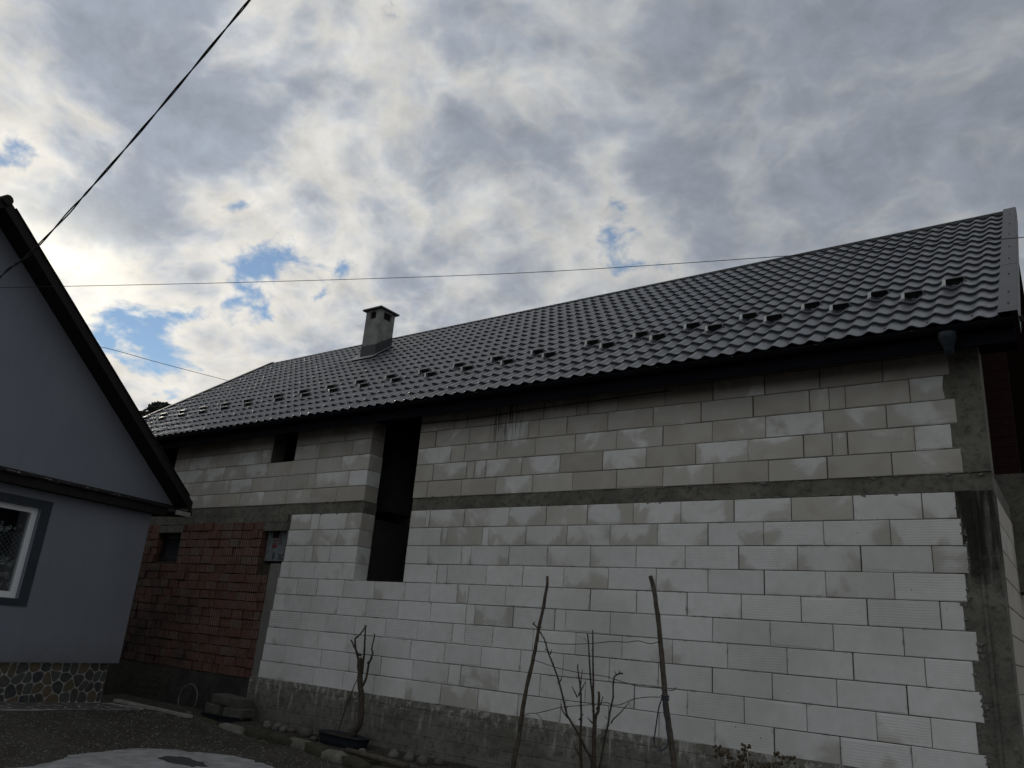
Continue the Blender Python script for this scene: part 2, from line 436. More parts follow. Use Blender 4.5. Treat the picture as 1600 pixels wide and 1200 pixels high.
M['paper'] = mottled('pale_board', (.22, .24, .245), (.13, .14, .145), scale=14)
M['ink'] = mottled('black_ink', (.01, .01, .012), (.012, .012, .014), bump=0)
M['ink_red'] = mottled('red_ink', (.25, .03, .04), (.2, .03, .035), bump=0)
mt, q, b = newmat('window_glass')
b.inputs['Base Color'].default_value = (.9, .95, .95, 1); b.inputs['Roughness'].default_value = .03
b.inputs['Transmission Weight'].default_value = 1; b.inputs['IOR'].default_value = 1.45
M['glass'] = mt
mt, q, b = newmat('dark_glass'); b.inputs['Base Color'].default_value = (.02, .025, .025, 1); b.inputs['Roughness'].default_value = .08
b.inputs['Specular IOR Level'].default_value = .5; M['dark_glass'] = mt

# ------------------------------------------------------------------ ground
def axis(lo, hi, dense0, dense1, step):
    a = []; v = dense0
    while v <= dense1 + 1e-6: a.append(v); v += step
    s = step; v = a[0]; left = []
    while v > lo: s *= 1.6; v -= s; left.append(max(v, lo))
    s = step; v = a[-1]; rt = []
    while v < hi: s *= 1.6; v += s; rt.append(min(v, hi))
    return left[::-1] + a + rt

def bed(x, y):   # planting bed along the foot of the wall
    f = max(0, min(1, (y - kerb_y(x)) / .12)) * max(0, min(1, (x + 11.9) / .3)) * max(0, min(1, (9.2 - y) / .2))
    return f
def kerb_y(x):
    return 8.06 if x < -9 else 8.06 - (x + 9) * .29 if x < -6 else 7.19
def gz(x, y):
    o_ = (x + 13.064) * .9818 + (y - 7.24) * .19; s_ = -(x + 13.064) * .19 + (y - 7.24) * .9818
    t_ = max(0, min(1, (3.4 - o_) / 2.5)); t_ = t_ * t_ * (3 - 2 * t_); t_ *= 1 if -14.6 < x < 1 and 0 < y < 8.6 else 0
    rise = t_ * (.158 + .040 * max(-.5, min(5, -s_)))
    n = noise.noise(Vector((x * .8, y * .8, 0))) * .018 + noise.noise(Vector((x * 4, y * 4, 3))) * .010
    near = 1 if (-18 < x < 3 and 0 < y < 9) else 0
    return n * near + .09 * bed(x, y) + rise
xs = axis(-700, 700, -16, 1.0, .09); ys = axis(-700, 900, 2.4, 9.0, .09)
gv = [(x, y, gz(x, y)) for y in ys for x in xs]; nx = len(xs)
gf = [(j * nx + i, j * nx + i + 1, (j + 1) * nx + i + 1, (j + 1) * nx + i) for j in range(len(ys) - 1) for i in range(nx - 1)]
tag(obj('ground', gv, gf, M['gravel'], smooth=True), kind='structure')

# loose gravel
pb = MB()
for i in range(5600):
    u = random.random()
    x = random.uniform(-13.2, -6.6); y = random.uniform(4.0, 8.0)
    if x < -12 and y > 6.6: continue
    r = .004 + .012 * random.random() ** 3
    z = gz(x, y)
    b0 = len(pb.v); a0 = random.random() * 6
    for k in range(4):
        a = a0 + k * math.pi / 2; pb.v.append((x + math.cos(a) * r * random.uniform(.8, 1.4), y + math.sin(a) * r, z))
    pb.v.append((x + r * .2, y, z + r * random.uniform(.7, 1.2)))
    pb.f += [(b0 + k, b0 + (k + 1) % 4, b0 + 4) for k in range(4)]
M['pebble'] = mottled('pebbles', (.10, .09, .078), (.24, .23, .21), scale=30, bump=0)
tag(pb.build('gravel', M['pebble']), 'loose pale gravel scattered over the packed yard', 'gravel', kind='stuff')

# concrete slab let into the yard
ring = []
pts = [(-9.05, 4.25), (-9.22, 4.72), (-9.55, 5.05), (-9.72, 5.32), (-9.80, 5.92), (-9.30, 6.45), (-8.78, 6.70), (-8.22, 6.72), (-7.83, 6.62), (-7.3, 6.2), (-6.8, 5.5), (-7.2, 4.5), (-8.2, 3.8)]
for i, q_ in enumerate(spline([(*q_, 0) for q_ in pts + pts[:1]], 4)[:-1]):
    ring.append((q_.x + random.uniform(-.06, .06), q_.y + random.uniform(-.06, .06)))
mb = MB(); mb.hull([(x, y, -.06) for x, y in ring], [(x, y, .016) for x, y in ring])
slab = tag(mb.build('concrete_slab', M['slab']), kind='structure')
ring = []
for k in range(22):
    a = 2 * math.pi * k / 22; r = 1 + random.uniform(-.22, .22)
    ring.append((-8.72 + math.cos(a) * .36 * r, 5.98 + math.sin(a) * .17 * r))
MB().hull([(x, y, .004) for x, y in ring], [(x, y, .020) for x, y in ring]).build('repair_patch', M['slab_dark'], slab)

# ------------------------------------------------------------------ unfinished house
D = 8.70
house = tag(empty('unfinished_house', (-9, D, 0)), 'unfinished long house of bare white blocks and red brick under a dark metal roof', 'house')
HI = Matrix.Translation((9, -D, 0))
def hpart(o, parent=None):
    """parent a world-space object under the house (or one of its parts)"""
    if parent is None:
        o.parent = house; o.matrix_parent_inverse = HI
    else:
        o.parent = parent; o.matrix_parent_inverse = (HI.inverted() if False else Matrix.Identity(4))
    return o

XL, XR, YB = -18.2, -.65, 17.4
def block_mesh(w, h, dep, ch=.006, chip=0):
    """box with a chamfered front face; origin at front lower left"""
    c = ch
    v = [(c, 0, c), (w - c, 0, c), (w - c, 0, h - c), (c, 0, h - c)]
    v = [(x + random.uniform(-.002, .002), y, z + random.uniform(-.002, .002)) for x, y, z in v]
    if chip:
        k = random.randrange(4); x, y, z = v[k]; s = random.uniform(.01, .045)
        v[k] = (x + (s if x < w / 2 else -s), y, z + (s if z < h / 2 else -s) * .7)
    v += [(0, c, 0), (w, c, 0), (w, c, h), (0, c, h), (0, dep, 0), (w, dep, 0), (w, dep, h), (0, dep, h)]
    f = [(0, 1, 2, 3)]
    for i in range(4):
        j = (i + 1) % 4
        f += [(i, 4 + i, 4 + j, j), (4 + i, 8 + i, 8 + j, 4 + j)]
    f.append((11, 10, 9, 8))
    return v, f

# front wall core (bedding mortar seen in the joints) with openings left out
def core(rects, y0, y1, name, mat):
    mb = MB()
    for x0, x1, z0, z1 in rects: mb.box(x0, x1, y0, y1, z0, z1)
    o = mb.build(name, mat); hpart(o); return o

LR = [.74 + i * .263 for i in range(11)]            # bed joints below the ring beam
UR = [3.555, 3.805, 4.065, 4.325, 4.585, 4.835, 5.085]
OPX0, OPX1 = -9.25, -8.20                            # tall opening
wall = core([(-11.03, OPX0 - .03, .70, 3.37), (OPX0 - .03, OPX1 + .03, .70, 2.29), (OPX1 + .03, -.9, .70, 3.37),
             (-14.84, -11.80, 3.56, 5.0), (-11.80, -11.16, 3.56, 4.30), (-11.16, OPX0 - .03, 3.56, 5.0), (OPX1 + .03, -.9, 3.56, 5.0),
             (-16.2, -14.84, 3.56, 4.05), (XL, -16.2, 3.56, 5.0)], D + .016, D + .28, 'white_block_wall', M['mortar'])
# vertical joints of every course, metres along the wall (from the lowest course up)
JL = [
 [-11.14, -10.5, -9.82, -9.17, -8.53, -7.91, -7.27, -6.63, -6.0, -5.37, -4.72, -4.08, -3.43, -2.8, -2.16, -1.53, -.92],
 [-11.11, -10.57, -9.71, -9.09, -8.44, -7.81, -7.17, -6.96, -6.32, -5.69, -5.04, -4.39, -3.75, -3.11, -2.47, -1.82, -1.35, -.98],
 [-11.1, -10.79, -10.17, -9.84, -9.19, -8.53, -7.9, -7.27, -6.64, -6.01, -5.37, -4.73, -4.1, -3.46, -2.81, -2.17, -1.53, -.91],
 [-11.09, -10.32, -9.72, -9.07, -8.44, -7.81, -7.17, -6.95, -6.48, -5.84, -5.21, -4.57, -3.93, -3.29, -2.65, -2.0, -1.36, -.96],
 [-11.06, -10.79, -10.14, -9.52, -8.89, -8.23, -7.6, -6.96, -6.81, -6.17, -5.53, -5.37, -4.74, -4.09, -3.46, -2.82, -2.18, -1.53, -.9],
 [-11.05, -10.66, -10.52, -10.04, -9.43, -8.76, -8.14, -7.65, -7.15, -6.95, -6.32, -5.68, -5.03, -4.4, -3.76, -3.13, -2.49, -1.84, -1.19, -.99],
 [-11.02, -10.78, -10.16, -9.51, OPX0, None, OPX1, -7.55, -7.37, -6.67, -6.07, -5.43, -4.79, -4.15, -3.51, -2.87, -2.23, -1.58, -.95],
 [-10.98, -10.46, -10.27, -9.85, OPX0, None, OPX1, -7.76, -7.14, -6.97, -6.32, -5.7, -5.06, -4.42, -3.79, -3.15, -2.51, -1.87, -1.22, -.91],
 [-10.97, -10.35, -9.74, OPX0, None, OPX1, -7.55, -7.44, -6.8, -6.69, -6.06, -5.42, -4.79, -4.15, -3.51, -2.87, -2.23, -1.58, -.94],
 [-10.95, -10.43, -10.23, -9.59, OPX0, None, OPX1, -7.88, -7.81, -7.15, -6.37, -5.76, -5.13, -4.48, -3.85, -3.2, -2.56, -1.92, -1.27, -.97]]
JU = [
 [-16.2, -15.7, -15.06, -14.42, -13.78, -13.14, -12.49, -11.82, -11.18, -10.54, -9.91, OPX0, None, OPX1, -7.92, -7.27, -6.64, -6.02, -5.38, -4.73, -4.09, -3.45, -2.8, -2.16, -1.52, -.88],
 [-16.2, -15.4, -14.75, -14.1, -13.44, -12.87, -12.22, -11.56, -11.36, -10.69, -10.47, -9.67, OPX0, None, OPX1, -7.84, -7.2, -7.05, -6.85, -6.22, -5.59, -4.94, -4.32, -3.67, -3.03, -2.4, -2.1, -1.94, -1.29, -.95],
 [-14.88, -14.4, -13.8, -13.13, -12.47, -11.84, -11.18, -10.53, -9.9, OPX0, None, OPX1, -7.53, -7.27, -6.67, -6.01, -5.37, -4.75, -4.1, -3.46, -2.82, -2.18, -1.54, -.89],
 [-14.88, -14.35, -13.46, -12.75, -12.07, -11.80, None, -11.14, -10.5, -9.68, OPX0, None, OPX1, -7.86, -7.21, -6.72, -6.15, -5.97, -5.52, -4.89, -4.24, -3.6, -2.96, -2.32, -2.11, -1.94, -1.3, -.97],
 [-14.88, -14.45, -13.72, -13.1, -12.5, -11.80, None, -11.14, -10.55, -9.91, OPX0, None, OPX1, -7.52, -7.28, -6.74, -5.91, -5.38, -5.2, -4.75, -4.08, -3.45, -2.82, -2.2, -1.55, -.91],
 [-14.88, -14.1, -13.46, -12.8, -12.2, -11.80, None, -11.14, -10.3, -9.7, OPX0, None, OPX1, -7.8, -7.15, -6.5, -5.85, -5.2, -4.55, -3.9, -3.25, -2.6, -1.95, -1.3, -.95]]
wi = wall.matrix_world
nblk = 0
for rows, zz, up in ((JL, LR, 0), (JU, UR, 1)):
    for r, js in enumerate(rows):
        for a, b_ in zip(js, js[1:]):
            if a is None or b_ is None: continue
            jt = random.choice((.006, .007, .007, .009, .013))
            w = b_ - a - jt; h = zz[r + 1] - zz[r] - random.choice((.006, .007, .008))
            v, f = block_mesh(w, h, .295, random.uniform(.004, .008), chip=random.random() < .34)
            dy = random.uniform(-.004, .003)
            v = [(x + a, y + D + dy, z + zz[r]) for x, y, z in v]
            o = obj('block', v, f, M['block'], wall)
            dm = random.gauss(.20, .13)
            if up: dm += (.55, .42, .40, .46, .60, .75)[r]
            else: dm += (.02, -.08, -.12, -.12, -.10, -.05, .0, .06, .12, .30)[r]
            if r in (0,) and not up: dm += .05
            o.color = (max(0, min(1.2, dm)), random.choice((0, 0, .2, .3, .5, 1 if a < -6 else .5)), 0, 1)
            nblk += 1
for o in wall.children: pass

# clay-block wall
BR = [.70 + i * .1512 for i in range(18)]
redwall = core([(XL, -14.92, .66, 3.27), (-14.92, -14.12, .66, 2.55), (-14.12, -11.68, .66, 3.27), (-11.68, -11.30, .66, 2.53)],
               D + .045, D + .26, 'red_brick_wall', M['soil'])
brick_cache = {}
for r in range(17):
    z0, z1 = BR[r], BR[r + 1] - .012
    x = -16.3 + (r % 2) * .15 + random.uniform(-.03, .03)
    while x < -11.32:
        w = random.choice((.29, .29, .30, .30, .30, .15))
        x1 = min(x + w, -11.66 if z1 > 2.5 else -11.31)
        segs = [(x, x1)]
        if z1 > 2.57:
            out = []
            for a, b_ in segs:
                if b_ <= -14.90 or a >= -14.14: out.append((a, b_))
                else:
                    if a < -14.93: out.append((a, -14.90))
                    if b_ > -14.11: out.append((-14.14, b_))
            segs = out
        for a, b_ in segs:
            ww = round(b_ - a - .015, 2)
            if ww < .03: continue
            key = (ww, random.randrange(3))
            if key not in brick_cache:
                v, f = block_mesh(ww, z1 - z0, .25, .005, chip=random.random() < .5)
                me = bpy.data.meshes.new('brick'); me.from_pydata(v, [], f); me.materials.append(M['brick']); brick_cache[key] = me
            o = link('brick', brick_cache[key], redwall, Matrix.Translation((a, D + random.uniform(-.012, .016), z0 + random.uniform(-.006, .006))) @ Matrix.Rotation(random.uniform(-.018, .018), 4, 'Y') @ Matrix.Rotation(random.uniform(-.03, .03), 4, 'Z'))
        x = x1 + .004
        if x1 >= -11.67 and z1 > 2.5: break

def strip(x0, x1, z0, z1, yf, yb, mat, name, amp=.01, step=.08, seed=0, ledge=0):
    """cast member with an uneven front and crumbly upper and lower edges"""
    nx_ = max(2, int((x1 - x0) / step)); nz_ = max(2, int((z1 - z0) / step))
    V = []; F = []
    for j in range(nz_ + 1):
        for i in range(nx_ + 1):
            x = x0 + (x1 - x0) * i / nx_; z = z0 + (z1 - z0) * j / nz_
            dn = noise.noise(Vector((x * 3 + seed, z * 3, 1))) + .6 * noise.noise(Vector((x * 11, z * 11 + seed, 2)))
            y = yf - dn * amp
            if j == nz_: z += noise.noise(Vector((x * 5, seed, 5))) * amp * 1.2; y += ledge
            if j == 0: z += noise.noise(Vector((x * 5, seed, 9))) * amp * .9
            V.append((x, y, z))
    W = nx_ + 1
    for j in range(nz_):
        for i in range(nx_): F.append((j * W + i, j * W + i + 1, (j + 1) * W + i + 1, (j + 1) * W + i))
    # close to the back
    n0 = len(V); bd = [i for i in range(W)] + [j * W + nx_ for j in range(1, nz_ + 1)] + [nz_ * W + i for i in range(nx_ - 1, -1, -1)] + [j * W for j in range(nz_ - 1, 0, -1)]
    for k in bd: V.append((V[k][0], yb, V[k][2]))
    nb = len(bd)
    for k in range(nb):
        k2 = (k + 1) % nb; F.append((bd[k2], bd[k], n0 + k, n0 + k2))
    F.append(tuple(n0 + k for k in range(nb)))
    return hpart(obj(name, V, F, mat))

strip(-11.3, XR, -.25, .742, D - .03, D + .3, M['plinth'], 'plinth', .014, .07, 3, ledge=.012)
strip(XL, -11.305, -.25, .69, D + .0, D + .3, M['plinth_shaded'], 'plinth', .010, .09, 8)
strip(XL, OPX0 - .0, 3.372, 3.553, D + .016, D + .3, M['beam'], 'ring_beam', .011, .04, 4)
strip(OPX1 + .0, XR - .002, 3.372, 3.553, D + .016, D + .3, M['beam'], 'ring_beam', .011, .04, 6)
strip(XL, -11.07, 3.25, 3.374, D + .018, D + .29, M['beam'], 'lintel_band', .005, .05, 7)
strip(-1.04, XR, .70, 3.37, D + .006, D + .30, M['column'], 'corner_column', .006, .05, 11)
strip(-1.04, XR, 3.556, 5.0, D + .006, D + .30, M['beam'], 'corner_column', .006, .05, 12)
strip(-11.32, -11.00, .70, 2.55, D + .012, D + .28, M['render'], 'mortar_strip', .008, .05, 14)
hpart(MB().box(-.83, -.80, D - .012, D + .01, .72, 3.3).build('formwork_seam', M['column']))
# mortar and block rubble pressed in beside the column
rb = MB()
for k in range(60):
    r = random.randrange(10); xe = JL[r][-1]; zz_ = random.uniform(LR[r], LR[r + 1]); x_ = xe + random.uniform(-.02, .025); s_ = random.uniform(.005, .014)
    rb.box(-s_, s_, -s_ * .5, s_ * .5, -s_ * random.uniform(.6, 1.6), s_ * random.uniform(.6, 1.6), Matrix.Translation((x_, D + .001, zz_)) @ Matrix.Rotation(random.uniform(-1, 1), 4, 'Y') @ Matrix.Rotation(random.uniform(-.6, .6), 4, 'X'))
for k in range(120):
    x_ = random.uniform(-11, -.7); zz_ = random.choice((3.375, 3.55)) + random.uniform(-.02, .012); s_ = random.uniform(.004, .013)
    if OPX0 < x_ < OPX1: continue
    rb.box(-s_ * 2, s_ * 2, -s_ * .6, s_ * .6, -s_, s_, Matrix.Translation((x_, D + .006, zz_)) @ Matrix.Rotation(random.uniform(-.5, .5), 4, 'Y'))
tag(hpart(rb.build('mortar_rubble', M['render'])), kind='stuff')
# small brick-wall window: lintel, frame, pane
win = hpart(MB().box(-14.93, -14.11, D - .006, D + .25, 3.10, 3.235).build('lintel', M['beam']))
fr = MB()
for a, b_, c, e in ((-14.90, -14.84, 2.56, 3.10), (-14.20, -14.14, 2.56, 3.10), (-14.84, -14.20, 3.04, 3.10), (-14.84, -14.20, 2.56, 2.62)):
    fr.box(a, b_, D + .10, D + .16, c, e)
wf = hpart(fr.build('window', M['wood_brown']))
MB().box(-14.84, -14.20, D + .125, D + .131, 2.62, 3.04).build('pane', M['dark_glass'], wf)
# boarded hatch beside the brickwork
hpart(MB().box(-11.66, -11.02, D - .002, D + .25, 3.10, 3.24).build('lintel', M['beam']))
hatch = hpart(MB().box(-11.66, -11.05, D + .13, D + .15, 2.60, 3.12).build('board', M['paper']))
tag(hatch, 'pale printed board closing the hatch')
hb = MB()
hb.box(-11.52, -11.36, D + .118, D + .128, 3.0, 3.12); hb.build('gap', M['soot_gap_dark'], hatch)  # solid black box; the dark of an opening is put into its colour
def text(s, loc, size, mat, parent, rot=0, name='lettering'):
    cu = bpy.data.curves.new('t', 'FONT'); cu.body = s; cu.size = size; cu.extrude = .001
    to = bpy.data.objects.new('t', cu); C.objects.link(to)
    me = bpy.data.meshes.new_from_object(to.evaluated_get(bpy.context.evaluated_depsgraph_get()))
    bpy.data.objects.remove(to); me.materials.append(mat)
    return link(name, me, parent, Matrix.Translation(loc) @ Matrix.Rotation(math.pi / 2, 4, 'X') @ Matrix.Rotation(rot, 4, 'Z'))
text('SSS', (-11.40, D + .126, 2.63), .085, M['ink'], hatch, math.pi / 2)
text('SG', (-11.30, D + .126, 2.63), .13, M['ink'], hatch)
hr = MB(); hr.box(-11.5, -11.38, D + .119, D + .129, 2.83, 2.87)
for k in range(4): hr.box(-11.5 + .02 * k, -11.25 - .02 * k, D + .120, D + .128, 2.89 + .05 * k, 2.90 + .05 * k)
hr.build('print', M['ink_red'], hatch)

# inside of the shell: floors, back, ends
mb = MB()
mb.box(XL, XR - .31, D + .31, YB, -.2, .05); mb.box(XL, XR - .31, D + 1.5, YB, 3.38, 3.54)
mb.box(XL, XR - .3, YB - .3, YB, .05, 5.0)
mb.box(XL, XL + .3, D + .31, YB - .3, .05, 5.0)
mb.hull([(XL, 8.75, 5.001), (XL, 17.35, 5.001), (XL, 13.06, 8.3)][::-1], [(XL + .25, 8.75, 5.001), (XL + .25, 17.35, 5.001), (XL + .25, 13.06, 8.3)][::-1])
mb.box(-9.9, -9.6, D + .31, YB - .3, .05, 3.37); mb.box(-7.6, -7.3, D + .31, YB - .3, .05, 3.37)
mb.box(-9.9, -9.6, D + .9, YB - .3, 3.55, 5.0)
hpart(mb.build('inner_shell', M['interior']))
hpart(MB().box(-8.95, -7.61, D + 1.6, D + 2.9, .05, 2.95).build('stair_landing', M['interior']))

# gable side facing right: blocks below, boards above
sidecore = hpart(MB().box(XR - .28, XR - .010, D + .31, YB, -.2, 3.37).build('side_wall', M['mortar']))
for r in range(10):
    y = D + .33 - (r % 2) * .3
    while y < 13.2:
        y0, y1 = max(y, D + .315), y + .635
        v, f = block_mesh(y1 - y0, .257, .27, .006, chip=random.random() < .2)
        v = [(XR + random.uniform(0, .001) - yy, y0 + x, LR[r] + z) for x, yy, z in v]
        o = obj('block', v, f, M['block'], sidecore); o.color = (max(0, random.gauss(1.0, .15)), .3, 0, 1)
        y += .64
hpart(MB().box(XR - .285, XR - .004, D + .31, YB, 3.372, 3.553).build('ring_beam', M['beam']))
gab = hpart(MB().hull([(-2.46, D + .31, 3.56), (-2.46, YB - .31, 3.56), (-2.46, YB - .31, 5.15), (-2.46, 13.06, 8.4), (-2.46, D + .31, 5.15)][::-1], [(-2.40, D + .31, 3.56), (-2.40, YB - .31, 3.56), (-2.40, YB - .31, 5.15), (-2.40, 13.06, 8.4), (-2.40, D + .31, 5.15)][::-1]).build('gable_boarding', M['wood_red']))
z = 3.56
while z < 8.3:
    hz_ = (8.42 - z - .152) / .765
    y1 = min(14.2, 13.06 + hz_)
    MB().box(-2.39, XR - .02, 14.2 + random.uniform(-.004, .004), 14.23, z, z + .152).build('board', M['wood_red'], gab) if z < 7.2 else None
    z += .158
hpart(MB().box(-2.39, XR - .29, D + .31, YB - .31, 3.37, 3.55).build('loft_floor', M['interior']))
hpart(MB().box(XR - .26, XR + .18, 10.7, 11.1, 2.6, 3.95).build('pilaster', M['beam']))
for yy in (9.6, 11.2):
    hpart(MB().box(XR - .28, XR + .26, yy, yy + .12, 4.95 + (yy - 8.7) * .765, 5.08 + (yy - 8.7) * .765).build('purlin_end', M['wood_red']))

# ------------------------------------------------------------------ roof of the unfinished house
PITCH = math.atan(.765); EY, EZ = 8.30, 4.95
NROW = 17; SLOPE = (13.06 - EY) / math.cos(PITCH); ROW = SLOPE / 16.4
Mr = Matrix.Translation((0, EY, EZ)) @ Matrix.Rotation(PITCH, 4, 'X')     # local: x along, y up the slope, z out
RXL, RXR = -18.42, -.30
roof = MB()
roof.box(RXL + .02, RXR - .02, .05, SLOPE, -.07, -.035, Mr)
Mb = Matrix.Translation((0, 2 * 13.06 - EY, EZ)) @ Matrix.Rotation(math.pi, 4, 'Z') @ Matrix.Rotation(PITCH, 4, 'X')
roof.box(-RXR + .02, -RXL - .02, .05, SLOPE, -.07, .0, Mb)
roof = hpart(roof.build('roof', M['wood_red']))
WAVE = .20; SW = 1.0; NS = 10
def wave(u): return .040 * (.5 + .5 * math.cos(2 * math.pi * u)) ** 1.35
x = RXR; k = 0
STEP = .031
def sheet_mesh(width):
    nw = int(round(width / WAVE * NS)); V = []; F = []; W = nw + 1; sm = []
    def line(yy, hh, sc=1.0):
        b = len(V)
        for i in range(W):
            u = i / NS; V.append((width * i / nw, yy - sc * .026 * (wave(u) / .040 - .4), wave(u) + hh))
        return b
    def quad(p_, q_, smooth):
        for i in range(nw): F.append((p_ + i, p_ + i + 1, q_ + i + 1, q_ + i)); sm.append(smooth)
    prev = None
    for r in range(NROW):
        lo = r * ROW; hi = min((r + 1) * ROW, SLOPE)
        if lo >= SLOPE: break
        # riser below this row
        quad(line(lo + .004, -.004 if r else STEP - .014), line(lo, STEP - .004), False)
        quad(line(lo, STEP - .004), line(lo + .006, STEP), True)
        a_ = line(lo + .006, STEP); m_ = line(lo + (hi - lo) * .5, STEP * .5); e_ = line(hi, 0, 1.0 if hi < SLOPE - .01 else 0)
        quad(a_, m_, True); quad(m_, e_, True)
        n1 = len(V)
        for k_ in (a_, e_): V.append((V[k_][0] - .001, V[k_][1], V[k_][2])); V.append((V[k_][0] - .001, V[k_][1], V[k_][2] - .006))
        F.append((n1, n1 + 2, n1 + 3, n1 + 1)); sm.append(False)
    me = bpy.data.meshes.new('roof_sheet'); me.from_pydata(V, [], F); me.materials.append(M['roof'])
    me.polygons.foreach_set('use_smooth', sm); me.update()
    return me
sm_full = sheet_mesh(SW); n = 0
x = RXR - .08
while x > RXL + .05:
    w = min(SW, x - RXL); w = max(WAVE, round(w / WAVE) * WAVE)
    me = sm_full if abs(w - SW) < .01 else sheet_mesh(w)
    link('roof_sheet', me, roof, Mr @ Matrix.Translation((x - w, 0, .0025 * (n % 2))))
    x -= w; n += 1
# back slope: the same sheets on the far side
x = RXL
for k in range(18):
    link('roof_sheet', sm_full, roof, Matrix.Translation((0, 2 * 13.06 - EY, EZ)) @ Matrix.Rotation(math.pi, 4, 'Z') @ Matrix.Rotation(PITCH, 4, 'X') @ Matrix.Translation((.38 + k * SW, 0, 0)))
# ridge cap
rp = []
for k in range(7):
    a = math.pi * (k / 6); rp.append((13.06 - math.cos(a) * .11, EZ + SLOPE * math.sin(PITCH) - .045 + math.sin(a) * .085))
V = [(x_, y_, z_) for x_ in (RXL - .02, RXR + .05) for y_, z_ in rp]; F = [(i, i + 7, i + 8, i + 1) for i in range(6)] + [(6, 5, 4, 3, 2, 1, 0), (7, 8, 9, 10, 11, 12, 13)]
obj('ridge_cap', V, F, M['dark_flashing'], roof)
# verge flashings, in lengths
def verge(x0, x1, mat, nm, xo):
    for a, b_ in ((-.03, 2.05), (2.0, 4.05), (4.0, SLOPE)):
        mb = MB(); off = .002 if a > 1 and a < 3 else 0
        mb.box(x0, x1, a, b_, .074 + off, .078 + off, Mr)
        mb.box(xo - .003, xo + .003, a, b_, -.16, .074 + off, Mr)
        xi = x0 if abs(xo - x1) < abs(xo - x0) else x1
        mb.box(xi - .003, xi + .003, a, b_, .02, .074 + off, Mr)
        mb.build('verge_flashing', mat, roof)
verge(RXR - .115, RXR + .045, M['flashing'], 'v', RXR + .045)
verge(RXL - .03, RXL + .10, M['dark_flashing'], 'v', RXL - .03)
# screws
mb = MB()
def screw(x_, y_, z_):
    c = Mr @ Vector((x_, y_, z_)); nn = Mr.to_3x3() @ Vector((0, 0, 1)); mb.tube([c, c + nn * .010], .009, 6)
xx = RXR - .28
while xx > RXL + .2:
    screw(xx, .06, .042 + wave(.5)); screw(xx - .06, .10, .042)
    xx -= .4 if random.random() < .6 else .6
for yy in (.25, .7, 1.5, 2.3, 3.0, 3.8, 4.6, 5.4):
    screw(RXR - .03, yy, .080)
tag(mb.build('screws', M['black_metal'], roof), kind='stuff')
# snow guards: bent strip with an upright plate, an added pale tab: the lit glint put into shape and colour
mb = MB(); W_, H_ = .115, .092
prof = [(-.175, .0), (-.14, .002), (-W_, H_ * .55), (-W_ + .018, H_), (W_ - .018, H_), (W_, H_ * .55), (.14, .002), (.175, .0)]
V = []; F = []
for y_ in (-.025, .025):
    for px_, pz in prof: V.append((px_, y_, pz))
for px_, pz in prof: V.append((px_ * .97, -.025, pz - .004))
for px_, pz in prof: V.append((px_ * .97, .025, pz - .004))
for i in range(7):
    F += [(i, i + 8 + 0, i + 9, i + 1)[::-1], (16 + i, 17 + i, 25 + i, 24 + i)[::-1], (i, i + 1, 17 + i, 16 + i)[::-1], (8 + i, 9 + i, 25 + i, 24 + i)]
b0 = len(V)
V += [(-W_ + .01, .018, .0), (W_ - .01, .018, .0), (W_ - .02, .018, H_ - .006), (-W_ + .02, .018, H_ - .006)]
F.append((b0, b0 + 1, b0 + 2, b0 + 3))
b0 = len(V)
V += [(-W_ - .016, -.085, .010), (-W_ + .030, -.087, .010), (-W_ + .036, -.034, H_ + .004), (-W_ + .004, -.032, H_ + .004),
      (-W_ - .016, -.080, .006), (-W_ + .030, -.082, .006), (-W_ + .036, -.029, H_ + .004), (-W_ + .004, -.027, H_ + .004)]
F2 = [(b0, b0 + 1, b0 + 2, b0 + 3), (b0 + 4, b0 + 7, b0 + 6, b0 + 5), (b0, b0 + 3, b0 + 7, b0 + 4), (b0 + 1, b0 + 5, b0 + 6, b0 + 2), (b0 + 3, b0 + 2, b0 + 6, b0 + 7)]
sg = bpy.data.meshes.new('snow_guard'); sg.from_pydata(V, [], F + F2); sg.materials.append(M['black_metal']); sg.materials.append(M['guard_glint'])
for i in range(len(F), len(F) + len(F2)): sg.polygons[i].material_index = 1
for row, (x0, y_) in enumerate(((-.84, 9.60), (-1.26, 9.35))):
    for k in range(22):
        xg = x0 - .8225 * k
        if xg < RXL + .3: break
        # sit in the pan of the wave
        xg = RXR - .08 - (round((RXR - .08 - xg) / WAVE - .5) + .5) * WAVE
        ly = (y_ - EY) / math.cos(PITCH)
        fr_ = (ly / ROW) % 1; hz = .031 * (1 - fr_)
        link('snow_guard', sg, roof, Mr @ Matrix.Translation((xg + random.uniform(-.008, .008), ly, hz + .004)) @ Matrix.Rotation(random.uniform(-.05, .05), 4, 'Z'))
# eaves: fascia, soffit, gutter, outlet funnel
hpart(MB().box(RXL, RXR, EY + .03, EY + .055, 4.72, 4.935).build('fascia', M['wood_dark']))
sof = hpart(MB().box(RXL, RXR, EY + .056, D + .30, 4.865, 4.885).build('soffit', M['wood_dark']))
for k in range(23):
    xk = RXL + .3 + k * .8; MB().box(xk, xk + .09, EY + .057, D - .2, 4.80, 4.864).build('rafter_end', M['wood_dark'], sof)
V = []; F = []; n = 9
for x_ in (RXL - .01, RXR + .01):
    for k in range(n):
        a = math.pi + math.pi * k / (n - 1); V.append((x_, EY - .045 + math.cos(a) * .055, 4.925 + math.sin(a) * .062))
    for k in range(n):
        a = math.pi + math.pi * (n - 1 - k) / (n - 1); V.append((x_, EY - .045 + math.cos(a) * .050, 4.927 + math.sin(a) * .057))
for k in range(2 * n): F.append((k, (k + 1) % (2 * n), 2 * n + (k + 1) % (2 * n), 2 * n + k))
